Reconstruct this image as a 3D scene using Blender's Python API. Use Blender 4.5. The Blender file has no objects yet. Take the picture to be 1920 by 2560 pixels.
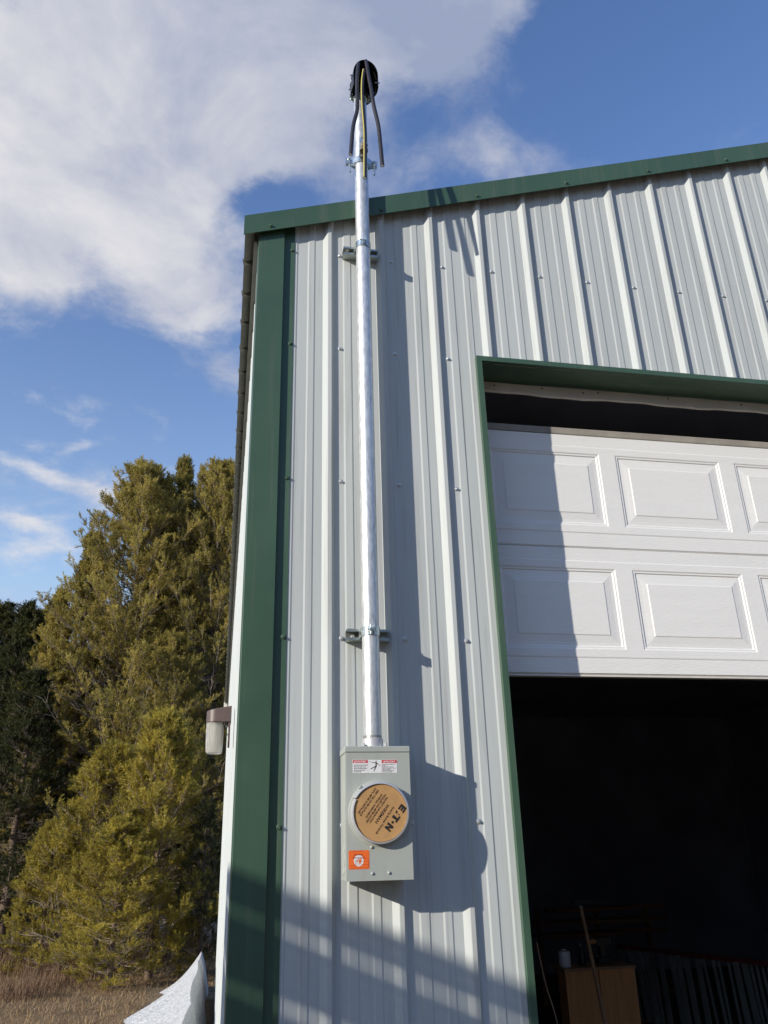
import bpy, bmesh, math, random
import numpy as np
from mathutils import Vector, Matrix
pi = math.pi
C = bpy.context.scene.collection
scene = bpy.context.scene
G = 1.70                      # the camera stands 1.70 m above the yard; heights below are written as h + G

# ------------------------------------------------------------------ camera
cam_data = bpy.data.cameras.new("camera")
cam = bpy.data.objects.new("camera", cam_data); C.objects.link(cam)
right = Vector((0.982854, -0.182603, -0.025574)); up = Vector((-0.048789, -0.391308, 0.918966)); fwd = Vector((0.177813, 0.901961, 0.393508))
mw = Matrix((right, up, -fwd)).transposed().to_4x4(); mw.translation = Vector((-0.3528, -2.8161, G))
cam.matrix_world = mw
cam_data.sensor_fit = 'VERTICAL'; cam_data.sensor_height = 36.0; cam_data.lens = 2053.5 / 2560 * 36.0
cam_data.clip_start = 0.02; cam_data.clip_end = 3000
scene.camera = cam

# ------------------------------------------------------------------ light
LDIR = Vector((1.83, 1.0, -0.72)).normalized()
sd = bpy.data.lights.new("sun", 'SUN'); sd.energy = 5.0; sd.angle = math.radians(0.53); sd.color = (1.0, 0.93, 0.81)
sun = bpy.data.objects.new("sun", sd); C.objects.link(sun)
sun.rotation_euler = LDIR.to_track_quat('-Z', 'Y').to_euler(); sun.location = (-10, -8, 12)
scene.view_settings.view_transform = 'Standard'; scene.view_settings.look = 'None'
scene.view_settings.gamma = 1.0; scene.view_settings.exposure = -0.12
scene.render.resolution_x = 768; scene.render.resolution_y = 1024

world = bpy.data.worlds.new("World"); scene.world = world; world.use_nodes = True
nt = world.node_tree; nt.nodes.clear()
def N(t, **k):
    n = nt.nodes.new(t)
    for a, b in k.items(): setattr(n, a, b)
    return n
def M(op, a, b=None, c=None, clamp=False):
    n = nt.nodes.new('ShaderNodeMath'); n.operation = op; n.use_clamp = clamp
    for i, v in enumerate((a, b, c)):
        if v is None: continue
        if isinstance(v, (int, float)): n.inputs[i].default_value = v
        else: nt.links.new(v, n.inputs[i])
    return n.outputs[0]
sky = N('ShaderNodeTexSky', sky_type='NISHITA', sun_disc=False)
sky.sun_elevation = math.atan2(0.72, math.hypot(1.83, 1.0)); sky.sun_rotation = math.atan2(-1.83, -1.0)
sky.air_density = 1.0; sky.dust_density = 0.4; sky.ozone_density = 2.2; sky.altitude = 700
tc = N('ShaderNodeTexCoord'); sep = N('ShaderNodeSeparateXYZ'); nt.links.new(tc.outputs['Generated'], sep.inputs[0])
# a flat cloud layer overhead: direction projected on a plane
zc = M('ADD', M('MAXIMUM', sep.outputs[2], 0.0), 0.15)
comb = N('ShaderNodeCombineXYZ'); nt.links.new(M('DIVIDE', sep.outputs[0], zc), comb.inputs[0]); nt.links.new(M('DIVIDE', sep.outputs[1], zc), comb.inputs[1])
def noise(vec, scale, detail, rough, dist=0.0, w=None):
    n = N('ShaderNodeTexNoise'); n.inputs['Scale'].default_value = scale; n.inputs['Detail'].default_value = detail
    n.inputs['Roughness'].default_value = rough; n.inputs['Distortion'].default_value = dist
    nt.links.new(vec, n.inputs['Vector']); return n
warp = noise(comb.outputs[0], 4.5, 6, 0.6)
wv = N('ShaderNodeVectorMath', operation='MULTIPLY_ADD'); nt.links.new(warp.outputs['Color'], wv.inputs[0])
wv.inputs[1].default_value = (0.13, 0.13, 0); wv.inputs[2].default_value = (0, 0, 0)
av = N('ShaderNodeVectorMath', operation='ADD'); nt.links.new(comb.outputs[0], av.inputs[0]); nt.links.new(wv.outputs[0], av.inputs[1])
sv = N('ShaderNodeVectorMath', operation='SUBTRACT'); nt.links.new(av.outputs[0], sv.inputs[0]); sv.inputs[1].default_value = (0.065, 0.065, 0)
P = sv.outputs[0]
BANKS = [(-0.2383,0.7478, 5.4081,0.8898,0.7607,5.8643, 1.00), (-0.0733,0.6899, 5.9046,0.1298,0.9084,6.1678, 1.00),
 (0.0862,0.6089, 6.8914,-0.9301,1.8525,11.2127, 1.00), (0.2238,0.5677, 11.2198,-3.1866,3.7440,20.9860, 0.90),
 (-0.1584,0.9232, 5.7507,0.4673,0.7723,6.2256, 1.00), (-0.3113,0.9984, 11.7817,2.1826,0.9230,8.8945, 1.00),
 (0.0021,0.7573, 10.8093,-0.4846,1.4011,9.3468, 0.95), (-0.0570,1.0322, 10.5971,0.0446,1.3938,10.9333, 0.60),
 (0.1876,0.6840, 13.6602,-2.9968,3.6015,21.0662, 0.15), (0.1540,0.7990, 12.5775,-2.1380,2.8726,17.6616, 0.50),
 (0.3017,0.7490, 9.8637,-3.0180,3.2770,18.2478, 0.55), (0.1938,0.6276, 13.4217,-3.1909,3.2979,18.9828, 0.70),
 (-0.1189,1.1091, 9.6370,0.4290,2.1312,18.3949, 0.40), (-0.3936,1.5686, 5.8091,0.9945,0.8199,15.2909, 0.12),
 (-0.2751,1.4639, 12.4982,1.4770,1.8777,25.1363, 0.10), (-0.4677,1.8527, 4.7038,0.8546,0.1497,5.8984, 0.34),
 (-0.3694,1.5820, 7.4758,2.9931,-26.9695,25.9618, 0.55), (-0.3213,1.4839, 15.1787,-0.6869,30.9193,47.8825, 0.42), (-0.4453,1.7747, 11.8213,3.0656,-8.6752,23.7639, 0.40), (-0.2733,1.2107, 10.4269,3.1733,-12.9581,34.9452, 0.22), (-0.3420,1.3452, 13.0376,6.1811,-30.5172,28.9877, 0.22), (-0.1378,1.3754, 10.7932,3.2800,-21.1035,29.6146, 0.20),
 (-0.2177,1.6657, 6.1003,0.4805,0.7053,10.2120, 0.26), (0.3921,0.5541, 35.6867,-16.6088,10.7245,55.6202, 0.30),
 (0.3569,0.6536, 22.0944,-8.5444,8.8515,47.1521, 0.22), (0.0266,0.8378, 17.3340,-1.0730,2.8693,19.4231, -1.10), (-0.2470,0.9991, 16.7603,2.3381,2.4089,21.9212, -0.50), (-0.1423,0.7835, 52.9189,4.1347,8.0061,59.2934, -0.35), (0.3440,0.5957, 16.1355,-6.4047,3.9407,20.9692, -0.60), (0.1778,0.7071, 18.3278,-3.7719,4.4187,26.1345, -0.35), (-0.1974,1.1738, 6.1754,0.5677,1.1830,11.4843, -0.25),
  (-0.0444,1.2280, 16.5295,-0.0739,1.5731,13.4344, 0.42)]
tot = None
for (cx, cy, a, b, c_, d, w) in BANKS:
    s = N('ShaderNodeVectorMath', operation='SUBTRACT'); nt.links.new(P, s.inputs[0]); s.inputs[1].default_value = (cx, cy, 0)
    d1 = N('ShaderNodeVectorMath', operation='DOT_PRODUCT'); nt.links.new(s.outputs[0], d1.inputs[0]); d1.inputs[1].default_value = (a, b, 0)
    d2 = N('ShaderNodeVectorMath', operation='DOT_PRODUCT'); nt.links.new(s.outputs[0], d2.inputs[0]); d2.inputs[1].default_value = (c_, d, 0)
    r2 = M('ADD', M('MULTIPLY', d1.outputs['Value'], d1.outputs['Value']), M('MULTIPLY', d2.outputs['Value'], d2.outputs['Value']))
    g = M('MULTIPLY', M('EXPONENT', M('MULTIPLY', r2, -1.1)), w)
    tot = g if tot is None else M('ADD', tot, g)
tot = M('MINIMUM', tot, 1.35)
nf = noise(comb.outputs[0], 6.0, 9, 0.62, 0.4)
nf3 = noise(comb.outputs[0], 17.0, 8, 0.65, 0.6)
dens = M('ADD', tot, M('ADD', M('MULTIPLY', M('SUBTRACT', nf.outputs[0], 0.5), 1.75), M('MULTIPLY', M('SUBTRACT', nf3.outputs[0], 0.5), 0.55)))
mr = N('ShaderNodeMapRange', interpolation_type='SMOOTHSTEP'); nt.links.new(dens, mr.inputs[0])
mr.inputs[1].default_value = 0.06; mr.inputs[2].default_value = 1.0; mr.inputs[3].default_value = 0.0; mr.inputs[4].default_value = 1.0
# shading of the cloud deck: white towards the sun, greyer violet away from it and where it is thick
shn = noise(comb.outputs[0], 4.2, 9, 0.58, 0.3)
sh = M('ADD', M('MULTIPLY', M('SUBTRACT', shn.outputs[0], 0.5), 2.5), M('SUBTRACT', 0.60, M('MULTIPLY', sep.outputs[0], 1.2)), clamp=False)
sh2 = M('SUBTRACT', sh, M('MULTIPLY', M('SUBTRACT', sep.outputs[2], 0.55), 1.2), clamp=True)
cr = N('ShaderNodeValToRGB'); nt.links.new(sh2, cr.inputs[0])
cr.color_ramp.elements[0].color = (0.42, 0.50, 0.74, 1); cr.color_ramp.elements[1].color = (1.0, 1.0, 1.08, 1)
skym = N('ShaderNodeMixRGB', blend_type='MULTIPLY'); skym.inputs[0].default_value = 1.0
nt.links.new(sky.outputs[0], skym.inputs[1]); skym.inputs[2].default_value = (1.12, 1.40, 1.92, 1)
hz = M('EXPONENT', M('MULTIPLY', M('MAXIMUM', sep.outputs[2], 0.0), -5.0))
hzc = N('ShaderNodeMixRGB', blend_type='ADD'); hzc.inputs[0].default_value = 1.0
hzv = N('ShaderNodeMixRGB', blend_type='MULTIPLY'); hzv.inputs[0].default_value = 1.0; nt.links.new(hz, hzv.inputs[1]); hzv.inputs[2].default_value = (8.5, 8.7, 2.6, 1)
nt.links.new(skym.outputs[0], hzc.inputs[1]); nt.links.new(hzv.outputs[0], hzc.inputs[2])
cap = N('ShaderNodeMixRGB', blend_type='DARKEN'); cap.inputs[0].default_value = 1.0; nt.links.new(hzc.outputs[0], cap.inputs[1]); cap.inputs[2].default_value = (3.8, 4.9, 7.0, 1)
clc = N('ShaderNodeMixRGB', blend_type='MULTIPLY'); clc.inputs[0].default_value = 1.0
nt.links.new(cr.outputs[0], clc.inputs[1]); clc.inputs[2].default_value = (6.4, 6.35, 6.1, 1)
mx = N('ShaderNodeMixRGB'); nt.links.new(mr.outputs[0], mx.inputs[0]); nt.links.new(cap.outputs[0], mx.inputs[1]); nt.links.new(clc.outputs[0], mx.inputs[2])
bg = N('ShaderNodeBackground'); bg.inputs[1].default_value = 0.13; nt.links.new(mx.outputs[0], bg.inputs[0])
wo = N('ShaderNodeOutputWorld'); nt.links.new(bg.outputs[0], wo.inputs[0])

# ------------------------------------------------------------------ helpers
class MB:
    """collects vertices and faces, built as ONE mesh object"""
    def __init__(self): self.v = []; self.f = []
    def add(self, vs, fs):
        n = len(self.v); self.v += [tuple(p) for p in vs]; self.f += [tuple(i + n for i in q) for q in fs]; return self
    def box(self, x0, x1, y0, y1, z0, z1):
        return self.add([(x, y, z) for z in (z0, z1) for y in (y0, y1) for x in (x0, x1)],
                        [(0, 2, 3, 1), (4, 5, 7, 6), (0, 1, 5, 4), (2, 6, 7, 3), (0, 4, 6, 2), (1, 3, 7, 5)])
    def prism(self, prof, fn):
        """closed profile prof swept between fn(p,0) and fn(p,1), capped"""
        n = len(prof)
        self.add([fn(p, 0) for p in prof] + [fn(p, 1) for p in prof],
                 [(i, (i + 1) % n, n + (i + 1) % n, n + i) for i in range(n)] + [tuple(range(n))[::-1], tuple(range(n, 2 * n))]); return self
    def tube(self, pts, r, n=12, cap=True):
        pts = [Vector(p) for p in pts]; rr = r if hasattr(r, '__len__') else [r] * len(pts)
        t = (pts[1] - pts[0]).normalized(); u = t.orthogonal().normalized(); rings = []
        for i, p in enumerate(pts):
            if i == 0: tt = pts[1] - pts[0]
            elif i == len(pts) - 1: tt = pts[-1] - pts[-2]
            else: tt = (pts[i + 1] - p).normalized() + (p - pts[i - 1]).normalized()
            tt.normalize(); u = (u - tt * u.dot(tt)).normalized(); w = tt.cross(u)
            rings.append([p + (u * math.cos(2 * pi * k / n) + w * math.sin(2 * pi * k / n)) * rr[i] for k in range(n)])
        vs = [q for g in rings for q in g]
        fs = [(i * n + k, i * n + (k + 1) % n, (i + 1) * n + (k + 1) % n, (i + 1) * n + k) for i in range(len(pts) - 1) for k in range(n)]
        if cap: fs += [tuple(range(n))[::-1], tuple((len(pts) - 1) * n + k for k in range(n))]
        return self.add(vs, fs)
    def lathe(self, prof, origin, axis=(0, 0, 1), n=32, cap=True):
        """prof = [(radius, height)] round axis through origin"""
        o = Vector(origin); a = Vector(axis).normalized(); u = a.orthogonal().normalized(); w = a.cross(u)
        vs = [o + a * h + (u * math.cos(2 * pi * k / n) + w * math.sin(2 * pi * k / n)) * r for r, h in prof for k in range(n)]
        fs = [(i * n + k, i * n + (k + 1) % n, (i + 1) * n + (k + 1) % n, (i + 1) * n + k) for i in range(len(prof) - 1) for k in range(n)]
        if cap: fs += [tuple(range(n))[::-1], tuple((len(prof) - 1) * n + k for k in range(n))]
        return self.add(vs, fs)
def smooth_path(pts, m=6):
    pts = [Vector(p) for p in pts]; P_ = [pts[0]] + pts + [pts[-1]]; out = []
    for i in range(1, len(P_) - 2):
        for k in range(m):
            t = k / m; a, b, c, d = P_[i - 1], P_[i], P_[i + 1], P_[i + 2]
            out.append(0.5 * ((2 * b) + (c - a) * t + (2 * a - 5 * b + 4 * c - d) * t * t + (3 * b - a - 3 * c + d) * t ** 3))
    return out + [pts[-1]]
def wloc(o):
    l = Vector(o.location)
    while o.parent: o = o.parent; l += Vector(o.location)
    return l
def build(name, mb, mat, parent=None, smooth=False, bevel=0.0, loc=None, fixn=True):
    me = bpy.data.meshes.new(name)
    o = bpy.data.objects.new(name, me); C.objects.link(o)
    if parent is not None: o.parent = parent
    elif loc is not None: o.location = loc
    off = wloc(o)
    me.from_pydata([tuple(Vector(p) - off) for p in mb.v], [], mb.f)
    if fixn:
        bm = bmesh.new(); bm.from_mesh(me); bmesh.ops.recalc_face_normals(bm, faces=bm.faces); bm.to_mesh(me); bm.free()
    if mat: me.materials.append(mat)
    if smooth:
        me.polygons.foreach_set('use_smooth', [True] * len(me.polygons))
        try: me.set_sharp_from_angle(angle=math.radians(35))
        except Exception: pass
    if bevel:
        m = o.modifiers.new('bevel', 'BEVEL'); m.width = bevel; m.segments = 2; m.limit_method = 'ANGLE'; m.harden_normals = False
    return o
def tag(o, label=None, cat=None, group=None, kind=None):
    if label: o['label'] = label
    if cat: o['category'] = cat
    if group: o['group'] = group
    if kind: o['kind'] = kind
    return o
def empty(name, loc, label, cat, group=None):
    o = bpy.data.objects.new(name, None); C.objects.link(o); o.location = loc; o.empty_display_size = 0.1
    return tag(o, label, cat, group)
def copy_obj(o, parent=None):
    c = o.copy(); C.objects.link(c)
    if parent is not None: c.parent = parent
    return c
def mat(name, col, rough=0.5, metal=0.0, var=0.0, vscale=8.0, bump=0.0, bscale=40.0, spec=0.5, stretch=None, col2=None, extra=None):
    m = bpy.data.materials.new(name); m.use_nodes = True; t = m.node_tree; b = t.nodes['Principled BSDF']
    b.inputs['Base Color'].default_value = (*col, 1); b.inputs['Roughness'].default_value = rough; b.inputs['Metallic'].default_value = metal
    b.inputs['Specular IOR Level'].default_value = spec
    tcn = t.nodes.new('ShaderNodeTexCoord'); vec = tcn.outputs['Object']
    if stretch:
        mp = t.nodes.new('ShaderNodeMapping'); mp.inputs['Scale'].default_value = stretch; t.links.new(vec, mp.inputs[0]); vec = mp.outputs[0]
    if var or col2:
        n = t.nodes.new('ShaderNodeTexNoise'); n.inputs['Scale'].default_value = vscale; n.inputs['Detail'].default_value = 7; n.inputs['Roughness'].default_value = 0.6
        t.links.new(vec, n.inputs['Vector'])
        r = t.nodes.new('ShaderNodeValToRGB'); r.color_ramp.elements[0].position = 0.3; r.color_ramp.elements[1].position = 0.7
        c2 = col2 if col2 else tuple(min(1, c * (1 + var)) for c in col); c1 = col if col2 else tuple(c * (1 - var) for c in col)
        r.color_ramp.elements[0].color = (*c1, 1); r.color_ramp.elements[1].color = (*c2, 1)
        t.links.new(n.outputs[0], r.inputs[0]); t.links.new(r.outputs[0], b.inputs['Base Color'])
        rr = t.nodes.new('ShaderNodeMath'); rr.operation = 'MULTIPLY_ADD'; t.links.new(n.outputs[0], rr.inputs[0]); rr.inputs[1].default_value = 0.25; rr.inputs[2].default_value = rough - 0.12
        t.links.new(rr.outputs[0], b.inputs['Roughness'])
    if bump:
        n = t.nodes.new('ShaderNodeTexNoise'); n.inputs['Scale'].default_value = bscale; n.inputs['Detail'].default_value = 4
        t.links.new(vec, n.inputs['Vector']); bp = t.nodes.new('ShaderNodeBump'); bp.inputs['Strength'].default_value = 1.0; bp.inputs['Distance'].default_value = bump
        t.links.new(n.outputs[0], bp.inputs['Height']); t.links.new(bp.outputs[0], b.inputs['Normal'])
    return m
MT = {}
MT['siding'] = mat('painted_siding', (0.535, 0.565, 0.56), 0.55, spec=0.25, var=0.06, vscale=2.6, stretch=(1.6, 1.6, 0.22), bump=0.0014, bscale=2.4)
MT['green'] = mat('green_trim_paint', (0.050, 0.104, 0.066), 0.42, var=0.10, vscale=3.0, bump=0.0016, bscale=3.0)
MT['roofing'] = mat('roof_sheet_underside', (0.185, 0.19, 0.165), 0.75, var=0.14, vscale=12)
MT['fastener'] = mat('zinc_screw', (0.62, 0.64, 0.64), 0.38, metal=0.6)
MT['door'] = mat('white_door_paint', (0.87, 0.86, 0.835), 0.5, var=0.02, vscale=4, bump=0.0012, bscale=60, stretch=(0.55, 1, 5.5))
MT['strip'] = mat('white_vinyl', (0.72, 0.68, 0.62), 0.5, var=0.1, vscale=9)
MT['rail'] = mat('dusty_beige_rail', (0.34, 0.31, 0.27), 0.7, var=0.2, vscale=8)
MT['dark_in'] = mat('interior_liner', (0.42, 0.45, 0.54), 0.9, var=0.2, vscale=1.0)
MT['box'] = mat('grey_enamel', (0.42, 0.445, 0.41), 0.42, var=0.035, vscale=7, bump=0.0003, bscale=260)
MT['card'] = mat('brown_cardboard', (0.50, 0.285, 0.115), 0.85, var=0.10, vscale=45, bump=0.0002, bscale=300)
MT['ink'] = mat('black_ink', (0.022, 0.018, 0.016), 0.6)
MT['brown_ink'] = mat('dark_brown_print', (0.05, 0.022, 0.012), 0.7)
MT['alu'] = mat('bright_aluminium', (0.66, 0.65, 0.66), 0.42, metal=0.5, var=0.06, vscale=30)
MT['zinc'] = mat('zinc_plated_steel', (0.60, 0.66, 0.66), 0.28, metal=0.9, var=0.1, vscale=25)
MT['strut'] = mat('galvanised_strut', (0.42, 0.45, 0.42), 0.38, metal=0.85, var=0.12, vscale=30, stretch=(1, 1, 1))
MT['black'] = mat('black_plastic', (0.012, 0.012, 0.013), 0.38)
MT['cable'] = mat('black_cable_jacket', (0.030, 0.026, 0.030), 0.42, var=0.2, vscale=30)
MT['yellow'] = mat('yellow_stripe', (0.52, 0.46, 0.12), 0.5)
MT['olive'] = mat('brown_grey_cable', (0.16, 0.12, 0.075), 0.5)
MT['white_lab'] = mat('white_label_film', (0.80, 0.80, 0.80), 0.45)
MT['red'] = mat('red_label_print', (0.62, 0.035, 0.05), 0.5)
MT['orange'] = mat('orange_sticker', (0.90, 0.16, 0.025), 0.55, var=0.06, vscale=60)
MT['dorange'] = mat('dark_orange_print', (0.30, 0.045, 0.01), 0.6)
MT['bronze'] = mat('bronze_paint', (0.125, 0.088, 0.080), 0.38, var=0.06, vscale=20)
MT['concrete'] = mat('concrete_slab', (0.10, 0.095, 0.09), 0.9, var=0.2, vscale=3)
MT['bark'] = mat('pine_bark', (0.15, 0.105, 0.075), 0.9, var=0.35, vscale=14, stretch=(1, 1, 0.3))
MT['twig'] = mat('dead_twig_bark', (0.33, 0.27, 0.22), 0.9, var=0.3, vscale=6)
MT['snow'] = mat('old_snow', (0.56, 0.57, 0.58), 0.9, var=0.10, vscale=7, bump=0.04, bscale=26)
MT['oldwood'] = mat('weathered_wood', (0.20, 0.15, 0.11), 0.85, var=0.25, vscale=6, stretch=(0.3, 0.3, 6))
MT['ply'] = mat('orange_brown_plywood', (0.60, 0.27, 0.10), 0.6, var=0.16, vscale=7, stretch=(7, 7, 0.5))
MT['lumber'] = mat('dark_lumber', (0.36, 0.21, 0.12), 0.8, var=0.25, vscale=6, stretch=(0.3, 4, 4))
MT['slat'] = mat('grey_metal_slat', (0.27, 0.29, 0.30), 0.6, metal=0.2, var=0.2, vscale=5)
MT['redpaint'] = mat('dull_red_paint', (0.16, 0.03, 0.03), 0.6, var=0.2, vscale=7)
MT['can'] = mat('white_can', (0.72, 0.74, 0.84), 0.4)
def add_streaks(m, amt, scale):
    t = m.node_tree; b = t.nodes['Principled BSDF']; src = b.inputs['Base Color'].links[0].from_socket
    tcn = t.nodes.new('ShaderNodeTexCoord'); mp = t.nodes.new('ShaderNodeMapping'); mp.inputs['Scale'].default_value = scale; t.links.new(tcn.outputs['Object'], mp.inputs[0])
    n = t.nodes.new('ShaderNodeTexNoise'); n.inputs['Scale'].default_value = 1.0; n.inputs['Detail'].default_value = 8; n.inputs['Roughness'].default_value = 0.72; t.links.new(mp.outputs[0], n.inputs['Vector'])
    r = t.nodes.new('ShaderNodeMapRange'); t.links.new(n.outputs[0], r.inputs[0]); r.inputs[1].default_value = .52; r.inputs[2].default_value = .80; r.inputs[3].default_value = 0; r.inputs[4].default_value = amt
    mx_ = t.nodes.new('ShaderNodeMixRGB'); t.links.new(r.outputs[0], mx_.inputs[0]); t.links.new(src, mx_.inputs[1]); mx_.inputs[2].default_value = (.20, .18, .15, 1); t.links.new(mx_.outputs[0], b.inputs['Base Color'])
add_streaks(MT['siding'], .55, (38, 38, 1.1)); add_streaks(MT['green'], .40, (30, 30, 1.2)); add_streaks(MT['door'], .07, (5, 5, 3)); add_streaks(MT['box'], .30, (60, 60, 9))
add_streaks(MT['snow'], .45, (9, 9, 9))
# galvanised conduit: spangled zinc
m = mat('galvanised_conduit', (0.70, 0.71, 0.71), 0.40, metal=0.6, var=0.26, vscale=70, stretch=(1.5, 1.5, 0.35), bump=0.0004, bscale=70); MT['conduit'] = m
# frosted lamp jar
m = bpy.data.materials.new('ribbed_glass'); m.use_nodes = True; b = m.node_tree.nodes['Principled BSDF']
b.inputs['Base Color'].default_value = (0.86, 0.84, 0.78, 1); b.inputs['Roughness'].default_value = 0.28; b.inputs['Transmission Weight'].default_value = 0.72; b.inputs['IOR'].default_value = 1.3
MT['glass'] = m

# ------------------------------------------------------------------ ground
def ground_h(x, y):
    return 0.05 * math.sin(x * 0.7 + 1) * math.sin(y * 0.45) * min(1, max(0, (y - 2) / 4))
def ground_material():
    m = bpy.data.materials.new('dry_grass_ground'); m.use_nodes = True; t = m.node_tree; b = t.nodes['Principled BSDF']
    tcn = t.nodes.new('ShaderNodeTexCoord')
    n = t.nodes.new('ShaderNodeTexNoise'); n.inputs['Scale'].default_value = 1.4; n.inputs['Detail'].default_value = 12; n.inputs['Roughness'].default_value = 0.7; t.links.new(tcn.outputs['Object'], n.inputs['Vector'])
    r = t.nodes.new('ShaderNodeValToRGB'); e = r.color_ramp.elements
    e[0].position = 0.32; e[0].color = (0.10, 0.060, 0.032, 1); e[1].position = 0.68; e[1].color = (0.34, 0.235, 0.125, 1)
    k = e.new(0.5); k.color = (0.24, 0.165, 0.09, 1)
    t.links.new(n.outputs[0], r.inputs[0]); t.links.new(r.outputs[0], b.inputs['Base Color']); b.inputs['Roughness'].default_value = 0.95
    n2 = t.nodes.new('ShaderNodeTexNoise'); n2.inputs['Scale'].default_value = 22; n2.inputs['Detail'].default_value = 6; t.links.new(tcn.outputs['Object'], n2.inputs['Vector'])
    bp = t.nodes.new('ShaderNodeBump'); bp.inputs['Distance'].default_value = 0.05; t.links.new(n2.outputs[0], bp.inputs['Height']); t.links.new(bp.outputs[0], b.inputs['Normal'])
    return m
g = MB(); xs = [-900, -200, -60, -25] + [x * 0.8 - 16 for x in range(41)] + [30, 60, 200, 900]; ys = [-900, -200, -50, -20] + [y * 0.8 - 8 for y in range(50)] + [60, 200, 900]
vv = [(x, y, ground_h(x, y) if -20 < x < 20 and -10 < y < 34 else 0.0) for y in ys for x in xs]; nx = len(xs)
g.add(vv, [(j * nx + i, j * nx + i + 1, (j + 1) * nx + i + 1, (j + 1) * nx + i) for j in range(len(ys) - 1) for i in range(nx - 1)])
tag(build('ground', g, ground_material(), smooth=True), 'dry brown grassy yard stretching to the pines', 'ground', kind='structure')

# ------------------------------------------------------------------ metal building
S = 0.2286
BX0, BX1, BL = -0.31, 8.75, 11.2           # left wall, right wall, depth
SL = 0.3305                                 # roof pitch
RIDGE = (BX0 + BX1) / 2
def rake_h(x): return (2.5545 + G) + (min(x, 2 * RIDGE - x) + 0.3746) * SL     # top of the rake trim
JL, JR, HD = 0.6345, 3.683, 1.935 + G       # door opening
bld = empty('metal_building', (BX0, 0, 0), 'grey ribbed steel garage with dark green trim and a half raised white door', 'garage')
PROF = [(0.0, 0.017), (0.012, 0.0), (0.050, 0.0), (0.0565, 0.0025), (0.0825, 0.0025), (0.0880, 0.0), (0.128, 0.0), (0.1345, 0.0025), (0.1565, 0.0025), (0.162, 0.0),
        (0.1935, 0.0), (0.2120, 0.0155), (0.2145, 0.017), (0.2286, 0.017)]
def profile_points(a, b, extra=()):
    k0 = int(math.floor(a / S)) - 1; k1 = int(math.ceil(b / S)) + 1; pts = []
    for k in range(k0, k1 + 1):
        pts += [(k * S + x, h) for x, h in PROF[:-1]]
    pts.sort()
    def hh(x):
        for (x0, h0), (x1, h1) in zip(pts, pts[1:]):
            if x0 <= x <= x1: return h0 + (h1 - h0) * (x - x0) / max(1e-9, x1 - x0)
    xs_ = sorted(set([a, b] + list(extra) + [x for x, h in pts if a < x < b]))
    return [(x, hh(x)) for x in xs_]
def corrugated(a, b, zb, zt, put, extra=()):
    """vertical ribbed sheet; put(s,h,z) gives the world point"""
    mb = MB(); pts = profile_points(a, b, extra)
    for (x0, h0), (x1, h1) in zip(pts, pts[1:]):
        m_ = (x0 + x1) / 2; z0 = zb(m_)
        mb.add([put(x0, h0, z0), put(x1, h1, z0), put(x1, h1, zt(x1)), put(x0, h0, zt(x0))], [(0, 1, 2, 3)])
    return mb
fw = corrugated(BX0 + 0.02, BX1 - 0.02, lambda x: HD if JL < x < JR else 0.05, lambda x: rake_h(x) - 0.03, lambda s, h, z: (s, -h, z), (JL, JR))
build('front_wall_siding', fw, MT['siding'], bld)
sw = corrugated(0.03, BL, lambda x: 0.05, lambda x: rake_h(BX0) - 0.10, lambda s, h, z: (BX0 + .0155 - h, s, z))
build('side_wall_siding', sw, MT['siding'], bld)
mb = MB(); mb.box(BX1 - 0.02, BX1, 0.03, BL, 0, rake_h(BX1) - 0.10)
mb.prism([(BX0 + .02, 0), (BX1, 0), (BX1, rake_h(BX1) - .12), (RIDGE, rake_h(RIDGE) - .12), (BX0 + .02, rake_h(BX0) - .12)], lambda p, k: (p[0], BL - 0.02 + 0.02 * k, p[1]))
build('rear_wall_siding', mb, MT['siding'], bld)
# liner on the inside: front (round the door), left, back, right, ceiling
mb = MB(); yi = 0.14
mb.box(BX0 + 0.03, JL - 0.02, yi, yi + 0.02, 0, 2.9 + G - 0.5); mb.box(JR + 0.02, BX1 - 0.03, yi, yi + 0.02, 0, 2.4 + G)
mb.box(BX0 + 0.03, BX0 + 0.05, yi + .02, BL - .05, 0, 2.35 + G); mb.box(BX1 - 0.05, BX1 - 0.03, yi + .02, BL - .05, 0, 2.35 + G); mb.box(BX0 + 0.05, BX1 - 0.05, BL - .07, BL - .05, 0, 2.35 + G)
mb.box(BX0 + 0.05, BX1 - 0.05, yi + .02, BL - .07, 2.30 + G, 2.32 + G); mb.box(JL - 0.02, JR + 0.02, yi, yi + 0.02, HD + 0.0, 2.30 + G)
build('interior_liner', mb, MT['dark_in'], bld)
mb = MB(); mb.box(BX0, BX1, -0.02, BL, 0.0, 0.03); build('floor_slab', mb, MT['concrete'], bld)
# roof: ribbed sheets running down the slope, ribs seen from below along the eave
RP = [(0.0, 0.024), (0.010, 0.0), (0.100, -0.001), (0.180, -0.005), (0.196, -0.009), (0.202, -0.002), (0.214, 0.024)]
def roof_points(a, b):
    p = sorted((k * S + x, h) for k in range(-2, 60) for x, h in RP); return [(a, 0.0)] + [q for q in p if a < q[0] < b] + [(b, 0.0)]
mb = MB(); pts = roof_points(-0.038, BL + 0.05)
for sgn in (0, 1):
    for (y0, h0), (y1, h1) in zip(pts, pts[1:]):
        def rp(x, y, h): return (x if sgn == 0 else 2 * RIDGE - x, y, rake_h(x) - 0.035 + h)
        xe = -0.3705; ex0 = .0055 if 0.018 > h0 > 0.004 or h0 > .02 else 0.0
        ex1 = .0055 if h1 > .02 else 0.0
        mb.add([rp(xe - ex0, y0, h0), rp(xe - ex1, y1, h1), rp(RIDGE, y1, h1), rp(RIDGE, y0, h0)], [(0, 1, 2, 3)])
build('roof', mb, MT['roofing'], bld)
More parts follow.
